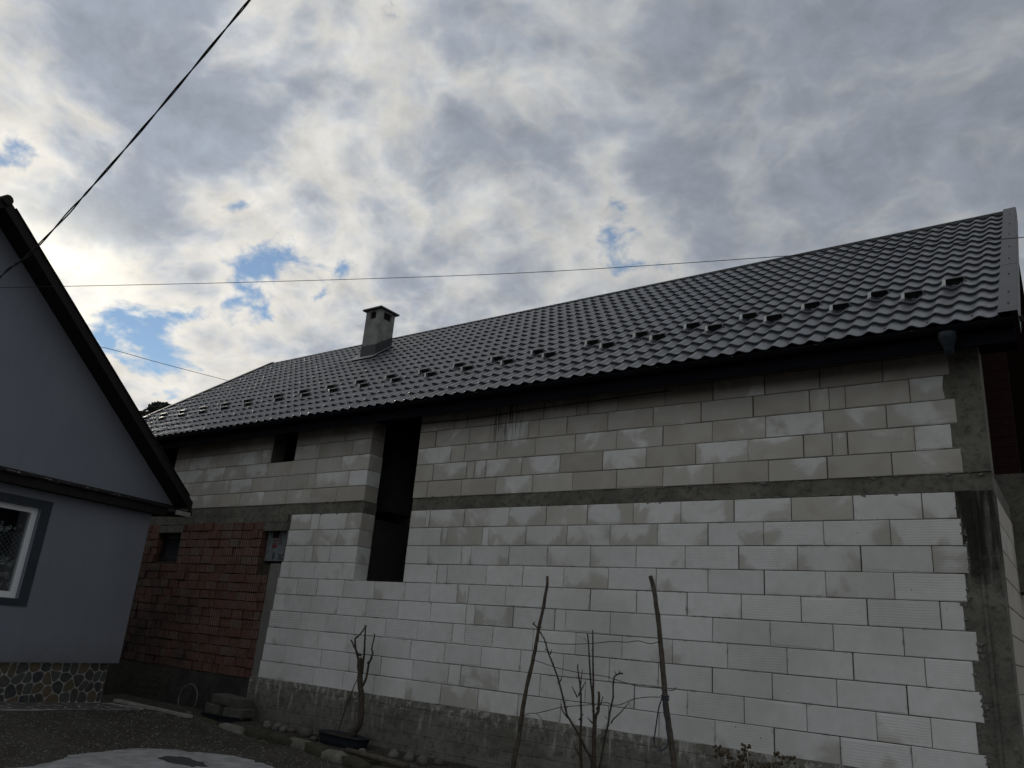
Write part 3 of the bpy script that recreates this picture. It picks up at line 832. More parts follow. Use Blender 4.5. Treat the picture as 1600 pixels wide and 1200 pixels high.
F.append(tuple(range(2 * n))[::-1]); F.append(tuple(range(2 * n, 4 * n)))
gut = hpart(obj('gutter', V, F, M['matte_black'], smooth=True))
for k in range(20):
    xk = RXL + .5 + k * .93; MB().box(xk, xk + .03, EY - .12, EY + .029, 4.905, 4.911).build('bracket', M['black_metal'], gut)
MB().tube([(-.86, EY - .045, 4.86), (-.86, EY - .045, 4.80), (-.86, EY - .04, 4.72), (-.86, EY - .035, 4.70), (-.86, EY - .03, 4.62)], [.085, .082, .052, .045, .045], 12).build('outlet', M['tub'], gut, smooth=True)
# cable run under the eaves
hpart(MB().tube(spline([(-8.3, D - .02, 4.72), (-7.2, D - .04, 4.70), (-6, D - .04, 4.73), (-4, D - .03, 4.76)], 5), .006, 5).build('wall_cable', M['cable']))
hpart(MB().box(OPX0 - .25, OPX1 + .25, D + .02, D + .2, 4.86, 4.98).build('wall_plate', M['wood_dark']))

# chimney
ch = MB(); cx0, cx1, cy0, cy1, cz = -13.05, -12.58, 11.55, 12.02, 8.66
def wall_with_hole(mb, fixed, f0, f1, a0, a1, h0, h1, axis_):
    for (p0, p1, z0, z1) in ((a0, a1, 7.2, h0[0]), (a0, h1[0], h0[0], h0[1]), (h1[1], a1, h0[0], h0[1]), (a0, a1, h0[1], cz)):
        if axis_ == 'x': mb.box(p0, p1, f0, f1, z0, z1)
        else: mb.box(f0, f1, p0, p1, z0, z1)
t = .06
wall_with_hole(ch, 0, cy0, cy0 + t, cx0, cx1, (8.44, 8.62), (cx0 + .13, cx0 + .33), 'x')
wall_with_hole(ch, 0, cy1 - t, cy1, cx0, cx1, (8.44, 8.62), (cx0 + .13, cx0 + .33), 'x')
wall_with_hole(ch, 0, cx1 - t, cx1, cy0 + t, cy1 - t, (8.44, 8.62), (cy0 + .12, cy0 + .36), 'y')
wall_with_hole(ch, 0, cx0, cx0 + t, cy0 + t, cy1 - t, (8.44, 8.62), (cy0 + .12, cy0 + .36), 'y')
chim = hpart(ch.build('chimney', M['chimney']))
MB().box(cx0 + t + .002, cx1 - t - .002, cy0 + t + .002, cy1 - t - .002, 7.2, 8.655).build('flue', M['soot_gap_dark'], chim)
o = MB().box(cx0 - .07, cx1 + .07, cy0 - .07, cy1 + .07, cz, cz + .035)
o.hull([(cx0 - .06, cy0 - .06, cz + .036), (cx1 + .06, cy0 - .06, cz + .036), (cx1 + .06, cy1 + .06, cz + .036), (cx0 - .06, cy1 + .06, cz + .036)],
       [(cx0 + .1, cy0 + .1, cz + .065), (cx1 - .1, cy0 + .1, cz + .065), (cx1 - .1, cy1 - .1, cz + .065), (cx0 + .1, cy1 - .1, cz + .065)])
o.build('cap', M['dark_flashing'], chim)
def rz(y): return EZ + (y - EY) * .765
fl = MB(); e = .006
fl.hull([(cx0 - e, cy0 - e, rz(cy0)), (cx1 + e, cy0 - e, rz(cy0)), (cx1 + e, cy1 + e, rz(cy1)), (cx0 - e, cy1 + e, rz(cy1))],
        [(cx0 - e, cy0 - e, rz(cy0) + .34), (cx1 + e, cy0 - e, rz(cy0) + .34), (cx1 + e, cy1 + e, rz(cy1) + .32), (cx0 - e, cy1 + e, rz(cy1) + .32)])
fl.f = [f for i, f in enumerate(fl.f) if i > 1]
fl.build('flashing', M['dark_flashing'], chim)
ap = MB(); ly0 = (cy0 - EY) / math.cos(PITCH); ly1 = (cy1 - EY) / math.cos(PITCH)
ap.box(cx0 - .22, cx1 + .14, ly0 - .20, ly0 - .01, .076, .080, Mr); ap.box(cx0 - .22, cx0 - .012, ly0 - .008, ly1 + .1, .076, .080, Mr); ap.box(cx1 + .012, cx1 + .10, ly0 - .008, ly1 + .1, .076, .080, Mr)
ap.build('apron_flashing', M['pale_flashing'], chim)

# ------------------------------------------------------------------ plastered house on the left
U = Vector((-.19, .9818, 0)).normalized(); N_ = Vector((U.y, -U.x, 0)); P0 = Vector((-13.064, 7.240, 0))
left = tag(empty('plastered_house', P0), 'grey plastered house with a steep gable and stone-clad plinth at the left edge', 'house')
left.rotation_euler = (0, 0, math.atan2(U.y, U.x))          # local: x = along the gable, y = away from us, z up
LY = Matrix.Identity(4)
SL, SRr, APX, DEPTH = -7.75, .15, -3.80, 8.5
def rt(s): return 7.06 - .805 * abs(s - APX)
# lower plaster
w0, w1, wz0, wz1 = -3.0, -1.83, 1.64, 2.95
mb = MB(); T0, T1 = -.05, .25
for a, b_, c, e in ((SL, w0, .77, 3.30), (w1, SRr, .77, 3.30), (w0, w1, .77, wz0), (w0, w1, wz1, 3.30)): mb.box(a, b_, T0, T1, c, e)
mb.box(SRr - .3, SRr, T1, DEPTH, .77, 3.30); mb.box(SL, SL + .3, T1, DEPTH, .77, 3.30); mb.box(SL + .3, SRr - .3, DEPTH - .3, DEPTH, .77, 3.30)
mb.build('wall', M['plaster'], left)
tri = [(SL - .40, 3.36), (SRr + .41, 3.36), (SRr + .41, rt(SRr + .41) - .10), (APX, rt(APX) - .10), (SL - .40, rt(SL - .40) - .10)]
MB().hull([(a, -.05, z_) for a, z_ in tri][::-1], [(a, .2, z_) for a, z_ in tri][::-1]).build('gable', M['plaster'], left)
# skirt between wall and gable: board under a row of old tiles
sk = MB(); sk.box(SL - .38, SRr + .16, -.23, -.052, 3.20, 3.335); sk = sk.build('skirt_board', M['wood_brown'], left)
V = []; F = []
a = SL - .4
while a < SRr + .36:
    w = .17 + random.uniform(-.01, .01); dz = random.uniform(-.008, .008); dy = random.uniform(-.02, .02)
    t_ = MB(); t_.hull([(a, -.27 + dy, 3.337 + dz), (a + w, -.27 + dy, 3.337 + dz), (a + w, -.052, 3.40), (a, -.052, 3.40)],
                      [(a, -.27 + dy, 3.358 + dz), (a + w, -.27 + dy, 3.358 + dz), (a + w, -.052, 3.43), (a, -.052, 3.43)])
    t_.build('tile', M['wood_brown'], sk); a += w + .006
mb = MB()
for k in range(26):
    a = random.uniform(-4, .2); mb.box(a, a + random.uniform(.01, .05), -.262 + random.uniform(0, .03), -.245 + random.uniform(0.005, .03), 3.36, 3.372)
tag(mb.build('mortar_crumbs', M['grout'], sk), kind='stuff')
# roof slabs with a deep verge
OV = -.43
def slab_roof(sgn):
    e0 = APX; e1 = SRr + .47 if sgn > 0 else SL - .47
    mb = MB()
    def ring(y): return [(e0, y, rt(e0) - .12), (e1, y, rt(e1) - .12), (e1, y, rt(e1)), (e0, y, rt(e0))]
    mb.hull(ring(OV + .03), ring(DEPTH + .3)); return mb
rl = slab_roof(1); r2 = slab_roof(-1); k = len(rl.v); rl.v += r2.v; rl.f += [tuple(i + k for i in f) for f in r2.f]
rl = rl.build('roof', M['wood_brown'], left)
for e1 in (SRr + .49, SL - .49):
    MB().hull([(APX, OV, rt(APX) - .16), (e1, OV, rt(e1) - .16), (e1, OV, rt(e1) + .012), (APX, OV, rt(APX) + .012)],
              [(APX, OV + .028, rt(APX) - .16), (e1, OV + .028, rt(e1) - .16), (e1, OV + .028, rt(e1) + .012), (APX, OV + .028, rt(APX) + .012)]).build('barge_board', M['wood_brown'], rl)
MB().tube([(APX, OV - .04, rt(APX) - .045), (APX, DEPTH + .33, rt(APX) - .045)], .075, 10).build('ridge_tile', M['wood_brown'], rl)
# pantile ends along the verge
for k in range(14):
    s0 = APX + .15 + k * .32
    if s0 > SRr + .3: break
    MB().hull([(s0, OV - .02, rt(s0) + .014), (s0 + .33, OV - .02, rt(s0 + .33) + .002), (s0 + .33, OV + .3, rt(s0 + .33) + .002), (s0, OV + .3, rt(s0) + .014)],
              [(s0, OV - .02, rt(s0) + .028), (s0 + .33, OV - .02, rt(s0 + .33) + .03), (s0 + .33, OV + .3, rt(s0 + .33) + .03), (s0, OV + .3, rt(s0) + .028)]).build('tile', M['wood_brown'], rl)
ev = MB().box(SRr + .20, SRr + .50, OV + .01, OV + .05, rt(SRr + .5) - .24, rt(SRr + .5) - .165).build('eave_end_board', M['plank'], left)
MB().tube([(SRr + .52, OV + .06, rt(SRr + .52) - .16), (SRr + .52, DEPTH + .2, rt(SRr + .52) - .16)], .06, 10).build('gutter', M['wood_brown'], left)
MB().box(SRr + .002, SRr + .42, -.04, DEPTH, 3.24, 3.30).build('eave_soffit', M['wood_brown'], left)
# window
wd = MB()
for a, b_, c, e in ((w0 - .15, w1 + .15, wz1, wz1 + .12), (w0 - .15, w1 + .15, wz0 - .10, wz0), (w0 - .15, w0, wz0, wz1), (w1, w1 + .15, wz0, wz1)): wd.box(a, b_, -.064, -.0505, c, e)
wd = wd.build('window', M['dark_trim'], left)
fr = MB()
for a, b_, c, e in ((w0 + .002, w0 + .09, wz0 + .002, wz1 - .002), (w1 - .09, w1 - .002, wz0 + .002, wz1 - .002), (w0 + .09, w1 - .09, wz1 - .08, wz1 - .002), (w0 + .09, w1 - .09, wz0 + .002, wz0 + .09)): fr.box(a, b_, .02, .09, c, e)
fr.build('frame', M['white_pvc'], wd)
MB().box(w0 + .085, w1 - .085, .048, .056, wz0 + .085, wz1 - .075).build('pane', M['glass'], wd)
# lace curtain: net of threads and flower rows
lc = MB(); yc = .16
x0, x1, z0, z1 = w0 + .05, w1 - .05, wz0 + .05, wz1 - .05
s = .075
k = -20
for k in range(-26, 40):
    a = x0 + k * s
    for sg_ in (1, -1):
        p_ = []
        for j in range(0, 13):
            xx = a + sg_ * j * s * .5; z_ = 2.12 + j * s * .5
            if x0 < xx < x1 and z_ < z1 - .2: p_.append((xx, yc + .006 * math.sin(xx * 40), z_))
        if len(p_) > 1: lc.tube(p_, .0022, 4, cap=False)
for zc, nn, amp in ((2.62, 40, .06), (2.14, 46, .055), (1.95, 22, .05), (1.8, 18, .05)):
    for k in range(nn):
        cx_ = random.uniform(x0, x1); cz_ = zc + random.uniform(-amp, amp); r_ = random.uniform(.012, .03)
        lc.tube([(cx_ + math.cos(t_) * r_, yc, cz_ + math.sin(t_) * r_) for t_ in [i * math.pi / 4 for i in range(9)]], .004, 4, cap=False)
lc.build('lace_curtain', M['curtain'], wd)
MB().box(w0 - .3, w1 + .3, .9, .95, wz0 - .5, wz1 + .3).build('room_backing', M['interior'], wd)
# stone-clad plinth
pl = MB().box(SL, 0, .0, .25, .0, .769); pl.box(-.25, -.004, .25, DEPTH, 0, .769); pl = pl.build('plinth', M['grout'], left)
def clip(poly, px_, py_, nx_, ny_):
    out = []
    for i in range(len(poly)):
        a, b_ = poly[i], poly[(i + 1) % len(poly)]
        da = (a[0] - px_) * nx_ + (a[1] - py_) * ny_; db = (b_[0] - px_) * nx_ + (b_[1] - py_) * ny_
        if da <= 0: out.append(a)
        if da * db < 0:
            t_ = da / (da - db); out.append((a[0] + (b_[0] - a[0]) * t_, a[1] + (b_[1] - a[1]) * t_))
    return out
def cells(x0, x1, z0, z1, step, ax=1.0, jit=.42, rs=1):
    rnd = random.Random(rs); P = []
    ny_ = max(1, round((z1 - z0) / step)); nx_ = max(1, round((x1 - x0) / (step * ax)))
    for j in range(ny_):
        for i in range(nx_ + 1):
            P.append((x0 + (i + .5 * (j % 2) + rnd.uniform(-jit, jit)) * (x1 - x0) / nx_, z0 + (j + .5 + rnd.uniform(-jit, jit) * .8) * (z1 - z0) / ny_))
    out = []
    for a in P:
        poly = [(x0, z0), (x1, z0), (x1, z1), (x0, z1)]
        for b_ in P:
            if a is b_ or abs(a[0] - b_[0]) > 4 * step * ax: continue
            poly = clip(poly, (a[0] + b_[0]) / 2, (a[1] + b_[1]) / 2, b_[0] - a[0], b_[1] - a[1])
            if len(poly) < 3: break
        if len(poly) >= 3: out.append(poly)
    return out
def stone(poly, gap, thick, place, mat, parent, name):
    cx_ = sum(p_[0] for p_ in poly) / len(poly); cy_ = sum(p_[1] for p_ in poly) / len(poly)
    R_ = max(math.hypot(p_[0] - cx_, p_[1] - cy_) for p_ in poly)
    if R_ < gap * 1.8: return
    k = max(.45, 1 - gap / R_ * 1.35)
    q_ = [((p_[0] - cx_) * k + cx_, (p_[1] - cy_) * k + cy_) for p_ in poly]
    c_ = []
    for i in range(len(q_)):        # cut the corners once
        a, b_ = q_[i], q_[(i + 1) % len(q_)]
        c_ += [(a[0] * .78 + b_[0] * .22, a[1] * .78 + b_[1] * .22), (a[0] * .22 + b_[0] * .78, a[1] * .22 + b_[1] * .78)]
    th = thick * random.uniform(.7, 1.3); n_ = len(c_)
    rings = [[(x_, z_, -.01) for x_, z_ in c_], [(x_, z_, th * .65) for x_, z_ in c_],
             [((x_ - cx_) * .9 + cx_, (z_ - cy_) * .9 + cy_, th * random.uniform(.9, 1.1)) for x_, z_ in c_]]
    V = [place(*v) for r_ in rings for v in r_]; F = []
    for r_ in range(2):
        for i in range(n_):
            j = (i + 1) % n_; F.append((r_ * n_ + i, r_ * n_ + j, (r_ + 1) * n_ + j, (r_ + 1) * n_ + i))
    F.append(tuple(2 * n_ + i for i in range(n_)))
    obj(name, V, F, mat, parent)
for poly in cells(-3.2, -.005, .175, .765, .15, 1.15, rs=5):
    stone(poly, .010, .009, lambda x_, z_, h_: (x_, -h_, z_), M['stone'], pl, 'stone')
# crazy-paved apron along the plinth
# a strip in front of the wall, in the house's own axes
apron = tag(empty('pavement', P0), kind='structure'); apron.rotation_euler = left.rotation_euler
def az(x_): return .168 + .040 * max(-.5, min(5, -x_))
ring = [(SL, -.95), (-5, -.95), (.02, -.95), (.30, -.62), (.25, .0), (-5, 0), (SL, 0)]
base = MB().hull([(a, b_, -.25) for a, b_ in ring], [(a, b_, az(a)) for a, b_ in ring]).build('paving_bed', M['grout'], apron)
for poly in cells(-3.6, .02, -.93, -.03, .22, 1.25, rs=9):
    stone(poly, .020, .0025, lambda x_, z_, h_: (x_, z_, az(x_) + .001 + h_), M['paving'], apron, 'paving_stone')

# ------------------------------------------------------------------ things along the foot of the wall
# wire mesh panel leaning against the wall
mp = MB()
for k in range(10):
    x_ = -14.3 + k * .105; mp.tube([(x_, 8.36, .10), (x_, 8.62, .74)], .0035, 4)
for k in range(8):
    f_ = k / 7; mp.tube([(-14.32, 8.36 + .26 * f_, .10 + .64 * f_), (-13.33, 8.36 + .26 * f_, .10 + .64 * f_)], .0035, 4)
tag(mp.build('wire_mesh_panel', M['rust']), 'rusty wire mesh panel leaning in the dark gap between the two houses', 'mesh panel')
# hoop
tag(MB().tube([(-12.62 + .255 * math.cos(a), 8.50 + .02 * math.sin(a), .265 + .225 * math.sin(a)) for a in [R(-70 + 290 * i / 36) for i in range(37)]], .011, 6, wob=0).build('hoop', M['hoop'], smooth=True),
    'thin pale metal hoop standing against the dark wall foot', 'hoop')
# plank
Mp = Matrix.Translation((-12.2, 7.62, .175)) @ Matrix.Rotation(math.atan2(.80, 1.55) * .33, 4, 'Z') @ Matrix.Rotation(R(2), 4, 'Y')
tag(MB().box(-.86, .86, -.045, .045, -.02, .02, Mp).build('plank', M['plank']), 'long white plank lying on the ground past the paved apron', 'plank')
# concrete blocks
def cinder(loc, rz_, size, label, tilt=0):
    l, w, h = size
    mb = MB(); Mq = Matrix.Translation(loc) @ Matrix.Rotation(rz_, 4, 'Z') @ Matrix.Rotation(tilt, 4, 'Y')
    c = .015
    lo = [(-l / 2, -w / 2), (l / 2, -w / 2), (l / 2, w / 2), (-l / 2, w / 2)]
    def rg(k, z_): return [tuple(Mq @ Vector((a * (1 - k / l) + random.uniform(-.006, .006), b_ * (1 - k / w) + random.uniform(-.006, .006), z_))) for a, b_ in lo]
    r_ = [rg(c, 0), rg(0, c), rg(0, h - c), rg(c, h)]
    V = [v for q_ in r_ for v in q_]; F = [(3, 2, 1, 0), (12, 13, 14, 15)]
    for i in range(3):
        for k in range(4): F.append((i * 4 + k, i * 4 + (k + 1) % 4, i * 4 + 4 + (k + 1) % 4, i * 4 + 4 + k))
    return tag(obj('concrete_block', V, F, M['cinder']), label, 'block', 'concrete blocks piled by the wall')
cinder((-11.20, 8.34, .315), .05, (.62, .30, .13), 'concrete block lying flat across the top of the small pile', .05)
cinder((-11.47, 8.28, .165), -.25, (.34, .26, .148), 'rough concrete block under the left end of the small pile')
cinder((-10.93, 8.30, .165), .12, (.40, .27, .14), 'concrete block under the right end of the small pile')
# tubs
def trough(loc, rz_, l, w, h, label):
    mb = MB(); V = []; F = []; n_ = 20
    def ring(k, z_):
        return [(math.copysign(abs(math.cos(a)) ** .55, math.cos(a)) * l / 2 * k, math.copysign(abs(math.sin(a)) ** .55, math.sin(a)) * w / 2 * k, z_) for a in [2 * math.pi * i / n_ for i in range(n_)]]
    rs = [ring(.86, 0), ring(.93, h * .5), ring(.98, h * .94), ring(1.03, h * .95), ring(1.03, h), ring(.95, h), ring(.90, h * .75)]
    for r_ in rs: V += r_
    for j in range(len(rs) - 1):
        for i in range(n_): F.append((j * n_ + i, j * n_ + (i + 1) % n_, (j + 1) * n_ + (i + 1) % n_, (j + 1) * n_ + i))
    F.append(tuple(range(n_))[::-1])
    t_ = tag(empty('planting_tub', loc), label, 'tub', 'dark plastic tubs by the wall'); t_.rotation_euler = (0, 0, rz_)
    obj('shell', V, F, M['tub'], t_, smooth=True)
    obj('soil', [(x_ * .93, y_ * .93, h * .8 + random.uniform(-.01, .02)) for x_, y_, z_ in ring(1, 0)], [tuple(range(n_))], M['soil'], t_)
    return t_
trough((-11.2, 8.28, .0), .03, .95, .42, .19, 'dark blue-grey plastic tub under the pile of concrete blocks').location.z = 0
trough((-8.55, 8.27, .07), -.12, .95, .34, .16, 'long dark blue-grey plastic tub at the foot of the bare sapling')
# kerb stones
def lump(name, loc, size, mat, rz_=0, seed=0, cube=.6):
    rnd = random.Random(seed); bm = bmesh.new(); bmesh.ops.create_icosphere(bm, subdivisions=2, radius=1)
    for v in bm.verts:
        c = v.co.copy(); mx = max(abs(c.x), abs(c.y), abs(c.z)); c = c.lerp(c / mx, cube)
        nn = noise.noise(c * 1.3 + Vector((seed * 3.7, seed, 0))) * .18 + noise.noise(c * 3 + Vector((seed, 0, seed))) * .07
        c *= 1 + nn; v.co = Vector((c.x * size[0] / 2, c.y * size[1] / 2, c.z * size[2] / 2))
    me = bpy.data.meshes.new(name); bm.to_mesh(me); bm.free(); me.materials.append(mat)
    me.polygons.foreach_set('use_smooth', [True] * len(me.polygons))
    o = bpy.data.objects.new(name, me); C.objects.link(o); o.location = loc; o.rotation_euler = (rnd.uniform(-.08, .08), rnd.uniform(-.08, .08), rz_); return o
kx = [-11.25, -10.62, -10.02, -9.50, -9.02, -8.62, -8.12, -7.55, -6.95]
kl = ['mossy kerb stone below the tub with concrete blocks', 'pale whitewashed kerb stone just right of the mossy one', 'dark kerb stone with loose rocks behind it',
      'dark worn kerb stone left of the pale chipped one', 'pale chipped kerb stone left of the long tub', 'dark kerb stone in front of the long tub', 'bright whitewashed kerb stone at the bottom edge',
      'brownish kerb stone beside the lying pole', 'last kerb stone towards the right at the bottom edge']
for i, x_ in enumerate(kx):
    y_ = kerb_y(x_) - .06
    nxt = kx[i + 1] if i + 1 < len(kx) else x_ + .6
    ang = math.atan2(kerb_y(x_ + .2) - kerb_y(x_ - .2), .4)
    o = lump('kerb_stone', (x_, y_, .02), (.60, .16, .20), M['kerb'] if i in (1, 4, 6) else M['kerb_dark'], ang + random.uniform(-.05, .05), 20 + i, .82)
    tag(o, kl[i], 'kerb', 'kerb stones edging the planting bed')
# loose rocks between kerb and wall
rocks = [(-11.62, 7.9, .10), (-11.55, 7.80, .06), (-10.35, 8.40, .12), (-10.22, 8.30, .11), (-10.12, 8.42, .13), (-10.02, 8.28, .09), (-9.93, 8.40, .12), (-9.86, 8.30, .10), (-9.80, 8.42, .11),
         (-9.42, 8.36, .20), (-9.1, 8.24, .09), (-7.92, 8.02, .10), (-7.62, 8.30, .11), (-7.50, 8.16, .12), (-7.36, 8.32, .13), (-7.22, 8.14, .12), (-7.08, 8.26, .14), (-6.95, 8.10, .12), (-6.85, 8.3, .12)]
for i, (x_, y_, s_) in enumerate(rocks):
    o = lump('rock', (x_, y_, gz(x_, y_) + s_ * .22), (s_ * 1.2, s_, s_ * .8), M['rock'], i * 1.3, 60 + i, .25)
    ords = ('first', 'second', 'third', 'fourth', 'fifth', 'sixth', 'seventh')
    if x_ < -11: lb, gr_ = ('larger' if s_ > .08 else 'smaller') + ' of two pale rocks on the yard left of the block pile', 'rocks left of the concrete block pile'
    elif x_ < -9.7: lb, gr_ = ords[i - 2] + ' rock from the left in the cluster between block pile and sapling', 'rocks between block pile and sapling'
    elif x_ < -8.5: lb, gr_ = (('flat wide grey rock behind the dark kerb stones', None) if s_ > .15 else ('small rock beside the left end of the long tub', None))
    elif x_ < -7.8: lb, gr_ = ('single rock at the right end of the long tub', None)
    else: lb, gr_ = ords[i - 12] + ' rock from the left in the row right of the long tub', 'rocks right of the long tub'
    tag(o, lb, 'rock', gr_)
tag(MB().tube([(-7.95, 7.78, .14), (-7.4, 7.68, .145), (-6.7, 7.55, .15)], [.035, .038, .034], 8, wob=.06).build('wooden_pole', M['stake'], smooth=True), 'round wooden pole lying along the kerb at the bottom', 'pole')

# bare sapling
def branchy(name, loc, label, cat):
    return tag(empty(name, loc), label, cat)
def limb(pts, r0, r1, mat, parent, name, n_=6, k=3, jit=.006):
    P = spline(pts, k); L = len(P)
    off = Vector(parent.location) if parent else Vector()
    P = [q_ - off + Vector((random.uniform(-jit, jit), random.uniform(-jit, jit), 0)) for q_ in P]
    mb = MB().tube(P, [r0 + (r1 - r0) * i / (L - 1) for i in range(L)], n_, wob=.10)
    if name in ('cane', 'shoot'):           # buds and spurs
        for i in range(1, L - 1):
            for _ in range(2):
                if random.random() < .55:
                    d_ = Vector((random.uniform(-1, 1), random.uniform(-.6, .6), random.uniform(.2, 1))).normalized(); l_ = random.choice((.012, .018, .03, .05))
                    r_ = .003; mb.tube([P[i], P[i] + d_ * l_ * .6, P[i] + d_ * l_ + Vector((0, 0, l_ * .2))], [r_, r_ * .9, r_ * .4], 4)
    return mb.build(name, mat, parent, smooth=True)
def bend(pts, a, y_): return [(x_, yy + a * (i / max(1, len(pts) - 1)) + y_, z_) for i, (x_, yy, z_) in enumerate(pts)]
sp = branchy('sapling', (-8.536, 8.4, .1), 'bare pollarded sapling with upright shoots growing from the long tub', 'sapling')
limb([(-8.536, 8.4, .105), (-8.5, 8.4, .241), (-8.403, 8.4, .385), (-8.42, 8.4, .63), (-8.475, 8.4, .832), (-8.532, 8.4, 1.038), (-8.576, 8.4, 1.228)], .046, .036, M['bark'], sp, 'trunk', 8)
for pts, a in (([(-8.595, 8.4, 1.194), (-8.683, 8.4, 1.306), (-8.758, 8.4, 1.466), (-8.71, 8.4, 1.524), (-8.597, 8.4, 1.667)], .08),
               ([(-8.558, 8.4, 1.251), (-8.618, 8.4, 1.311), (-8.719, 8.4, 1.457)], -.08),
               ([(-8.49, 8.4, 1.021), (-8.47, 8.4, 1.214), (-8.459, 8.4, 1.409), (-8.454, 8.4, 1.551), (-8.445, 8.4, 1.671)], -.1),
               ([(-8.46, 8.4, .834), (-8.406, 8.4, .965), (-8.395, 8.4, 1.156), (-8.36, 8.4, 1.308), (-8.394, 8.4, 1.349), (-8.393, 8.4, 1.565)], .05),
               ([(-8.397, 8.4, 1.167), (-8.292, 8.4, 1.249)], -.03)):
    limb(bend(pts, a, 0), .019, .009, M['bark'], sp, 'shoot', 5)
tw = branchy('prop_stick', (-8.776, 8.32, .1), 'thin stick with a wire loop propping the bare sapling', 'stick')
limb([(-8.776, 8.32, .104), (-8.672, 8.33, .457), (-8.643, 8.35, .627), (-8.543, 8.37, .931), (-8.52, 8.38, .976)], .009, .006, M['bark'], tw, 'stick', 5)
limb([(-8.748, 8.30, .128), (-8.695, 8.31, .258)], .007, .004, M['bark'], tw, 'twig', 4)
MB().tube([Vector((-8.629 + .035 * math.cos(a), 8.35, .67 + .07 * math.sin(a))) - tw.location for a in [2 * math.pi * i / 16 for i in range(17)]], .004, 4, cap=False).build('wire_loop', M['cable'], tw)

# two stakes with wires
def stake(pts, r, label):
    P = spline(pts, 5)
    P = [q_ + Vector((.005 * noise.noise(q_ * 5), .01 * noise.noise(q_ * 4 + Vector((5, 0, 0))), 0)) for q_ in P]
    n_ = len(P)
    return tag(MB().tube(P, [r[0] + (r[1] - r[0]) * i / (n_ - 1) for i in range(n_)], 8, wob=.14).build('stake', M['stake'], smooth=True), label, 'stake', 'stakes of the vine trellis')
stake([(-5.031, 7.7, 2.363), (-5.03, 7.7, 2.203), (-5.093, 7.7, 1.782), (-5.144, 7.7, 1.489), (-5.225, 7.7, 1.064), (-5.26, 7.7, .733), (-5.317, 7.7, .326), (-5.379, 7.7, -.1)], (.015, .030), 'crooked wooden stake left of the bare shrub')
stake([(-3.742, 7.7, 2.391), (-3.692, 7.7, 2.213), (-3.641, 7.7, 1.929), (-3.599, 7.7, 1.636), (-3.566, 7.7, 1.337), (-3.536, 7.7, 1.118), (-3.498, 7.7, .905), (-3.443, 7.7, .601), (-3.35, 7.7, -.1)], (.022, .034), 'crooked wooden stake with a rope tie right of the bare shrub')
W1 = [(-5.08, 7.68, 1.649), (-4.795, 7.68, 1.639), (-4.434, 7.68, 1.667), (-4.165, 7.68, 1.706), (-3.978, 7.68, 1.713), (-3.85, 7.68, 1.734), (-3.724, 7.68, 1.716), (-3.621, 7.68, 1.739)]
W2 = [(-5.117, 7.68, 1.448), (-4.84, 7.68, 1.396), (-4.575, 7.68, 1.369), (-4.378, 7.68, 1.362), (-4.187, 7.68, 1.353), (-3.872, 7.68, 1.3), (-3.617, 7.68, 1.302), (-3.53, 7.68, 1.293), (-3.454, 7.68, 1.299), (-3.426, 7.68, 1.325)]
W3 = [(-5.204, 7.68, .862), (-5.133, 7.68, .899), (-5.05, 7.68, .908), (-4.889, 7.68, .954), (-4.73, 7.68, 1.003), (-4.4, 7.68, 1.062), (-4.306, 7.68, 1.08), (-4.194, 7.68, 1.107), (-4.129, 7.68, 1.091), (-4.028, 7.68, 1.105), (-3.886, 7.68, 1.17), (-3.727, 7.68, 1.206), (-3.572, 7.68, 1.222)]
for pts, lb in ((W1, 'thin wire strung highest between the two stakes'), (W2, 'thin sagging wire strung second between the two stakes'), (W3, 'lowest kinked wire strung between the two stakes')):
    mb = MB().tube(spline(pts, 4), .0042, 5)
    if pts is W3: mb.tube(spline([(-5.05, 7.68, .908), (-4.942, 7.66, .844), (-4.845, 7.66, .651)], 4), .003, 4)
    tag(mb.build('trellis_wire', M['rust'], smooth=True), lb, 'wire', 'trellis wires')
mb = MB().tube(spline([(-3.563, 7.66, 1.218), (-3.595, 7.65, 1.112), (-3.624, 7.64, .89), (-3.631, 7.64, .803), (-3.562, 7.62, .741), (-3.488, 7.64, .814), (-3.509, 7.64, 1.049), (-3.537, 7.66, 1.206)], 4), .007, 6)
for k in range(3): mb.tube([(-3.552 + .036 * math.cos(a), 7.70 + .036 * math.sin(a), 1.2 + k * .018) for a in [2 * math.pi * i / 12 for i in range(13)]], .008, 5, cap=False)
tag(mb.build('rope_tie', M['rope'], smooth=True), 'blue-grey rope tied round the right stake and hanging in a loop', 'rope')

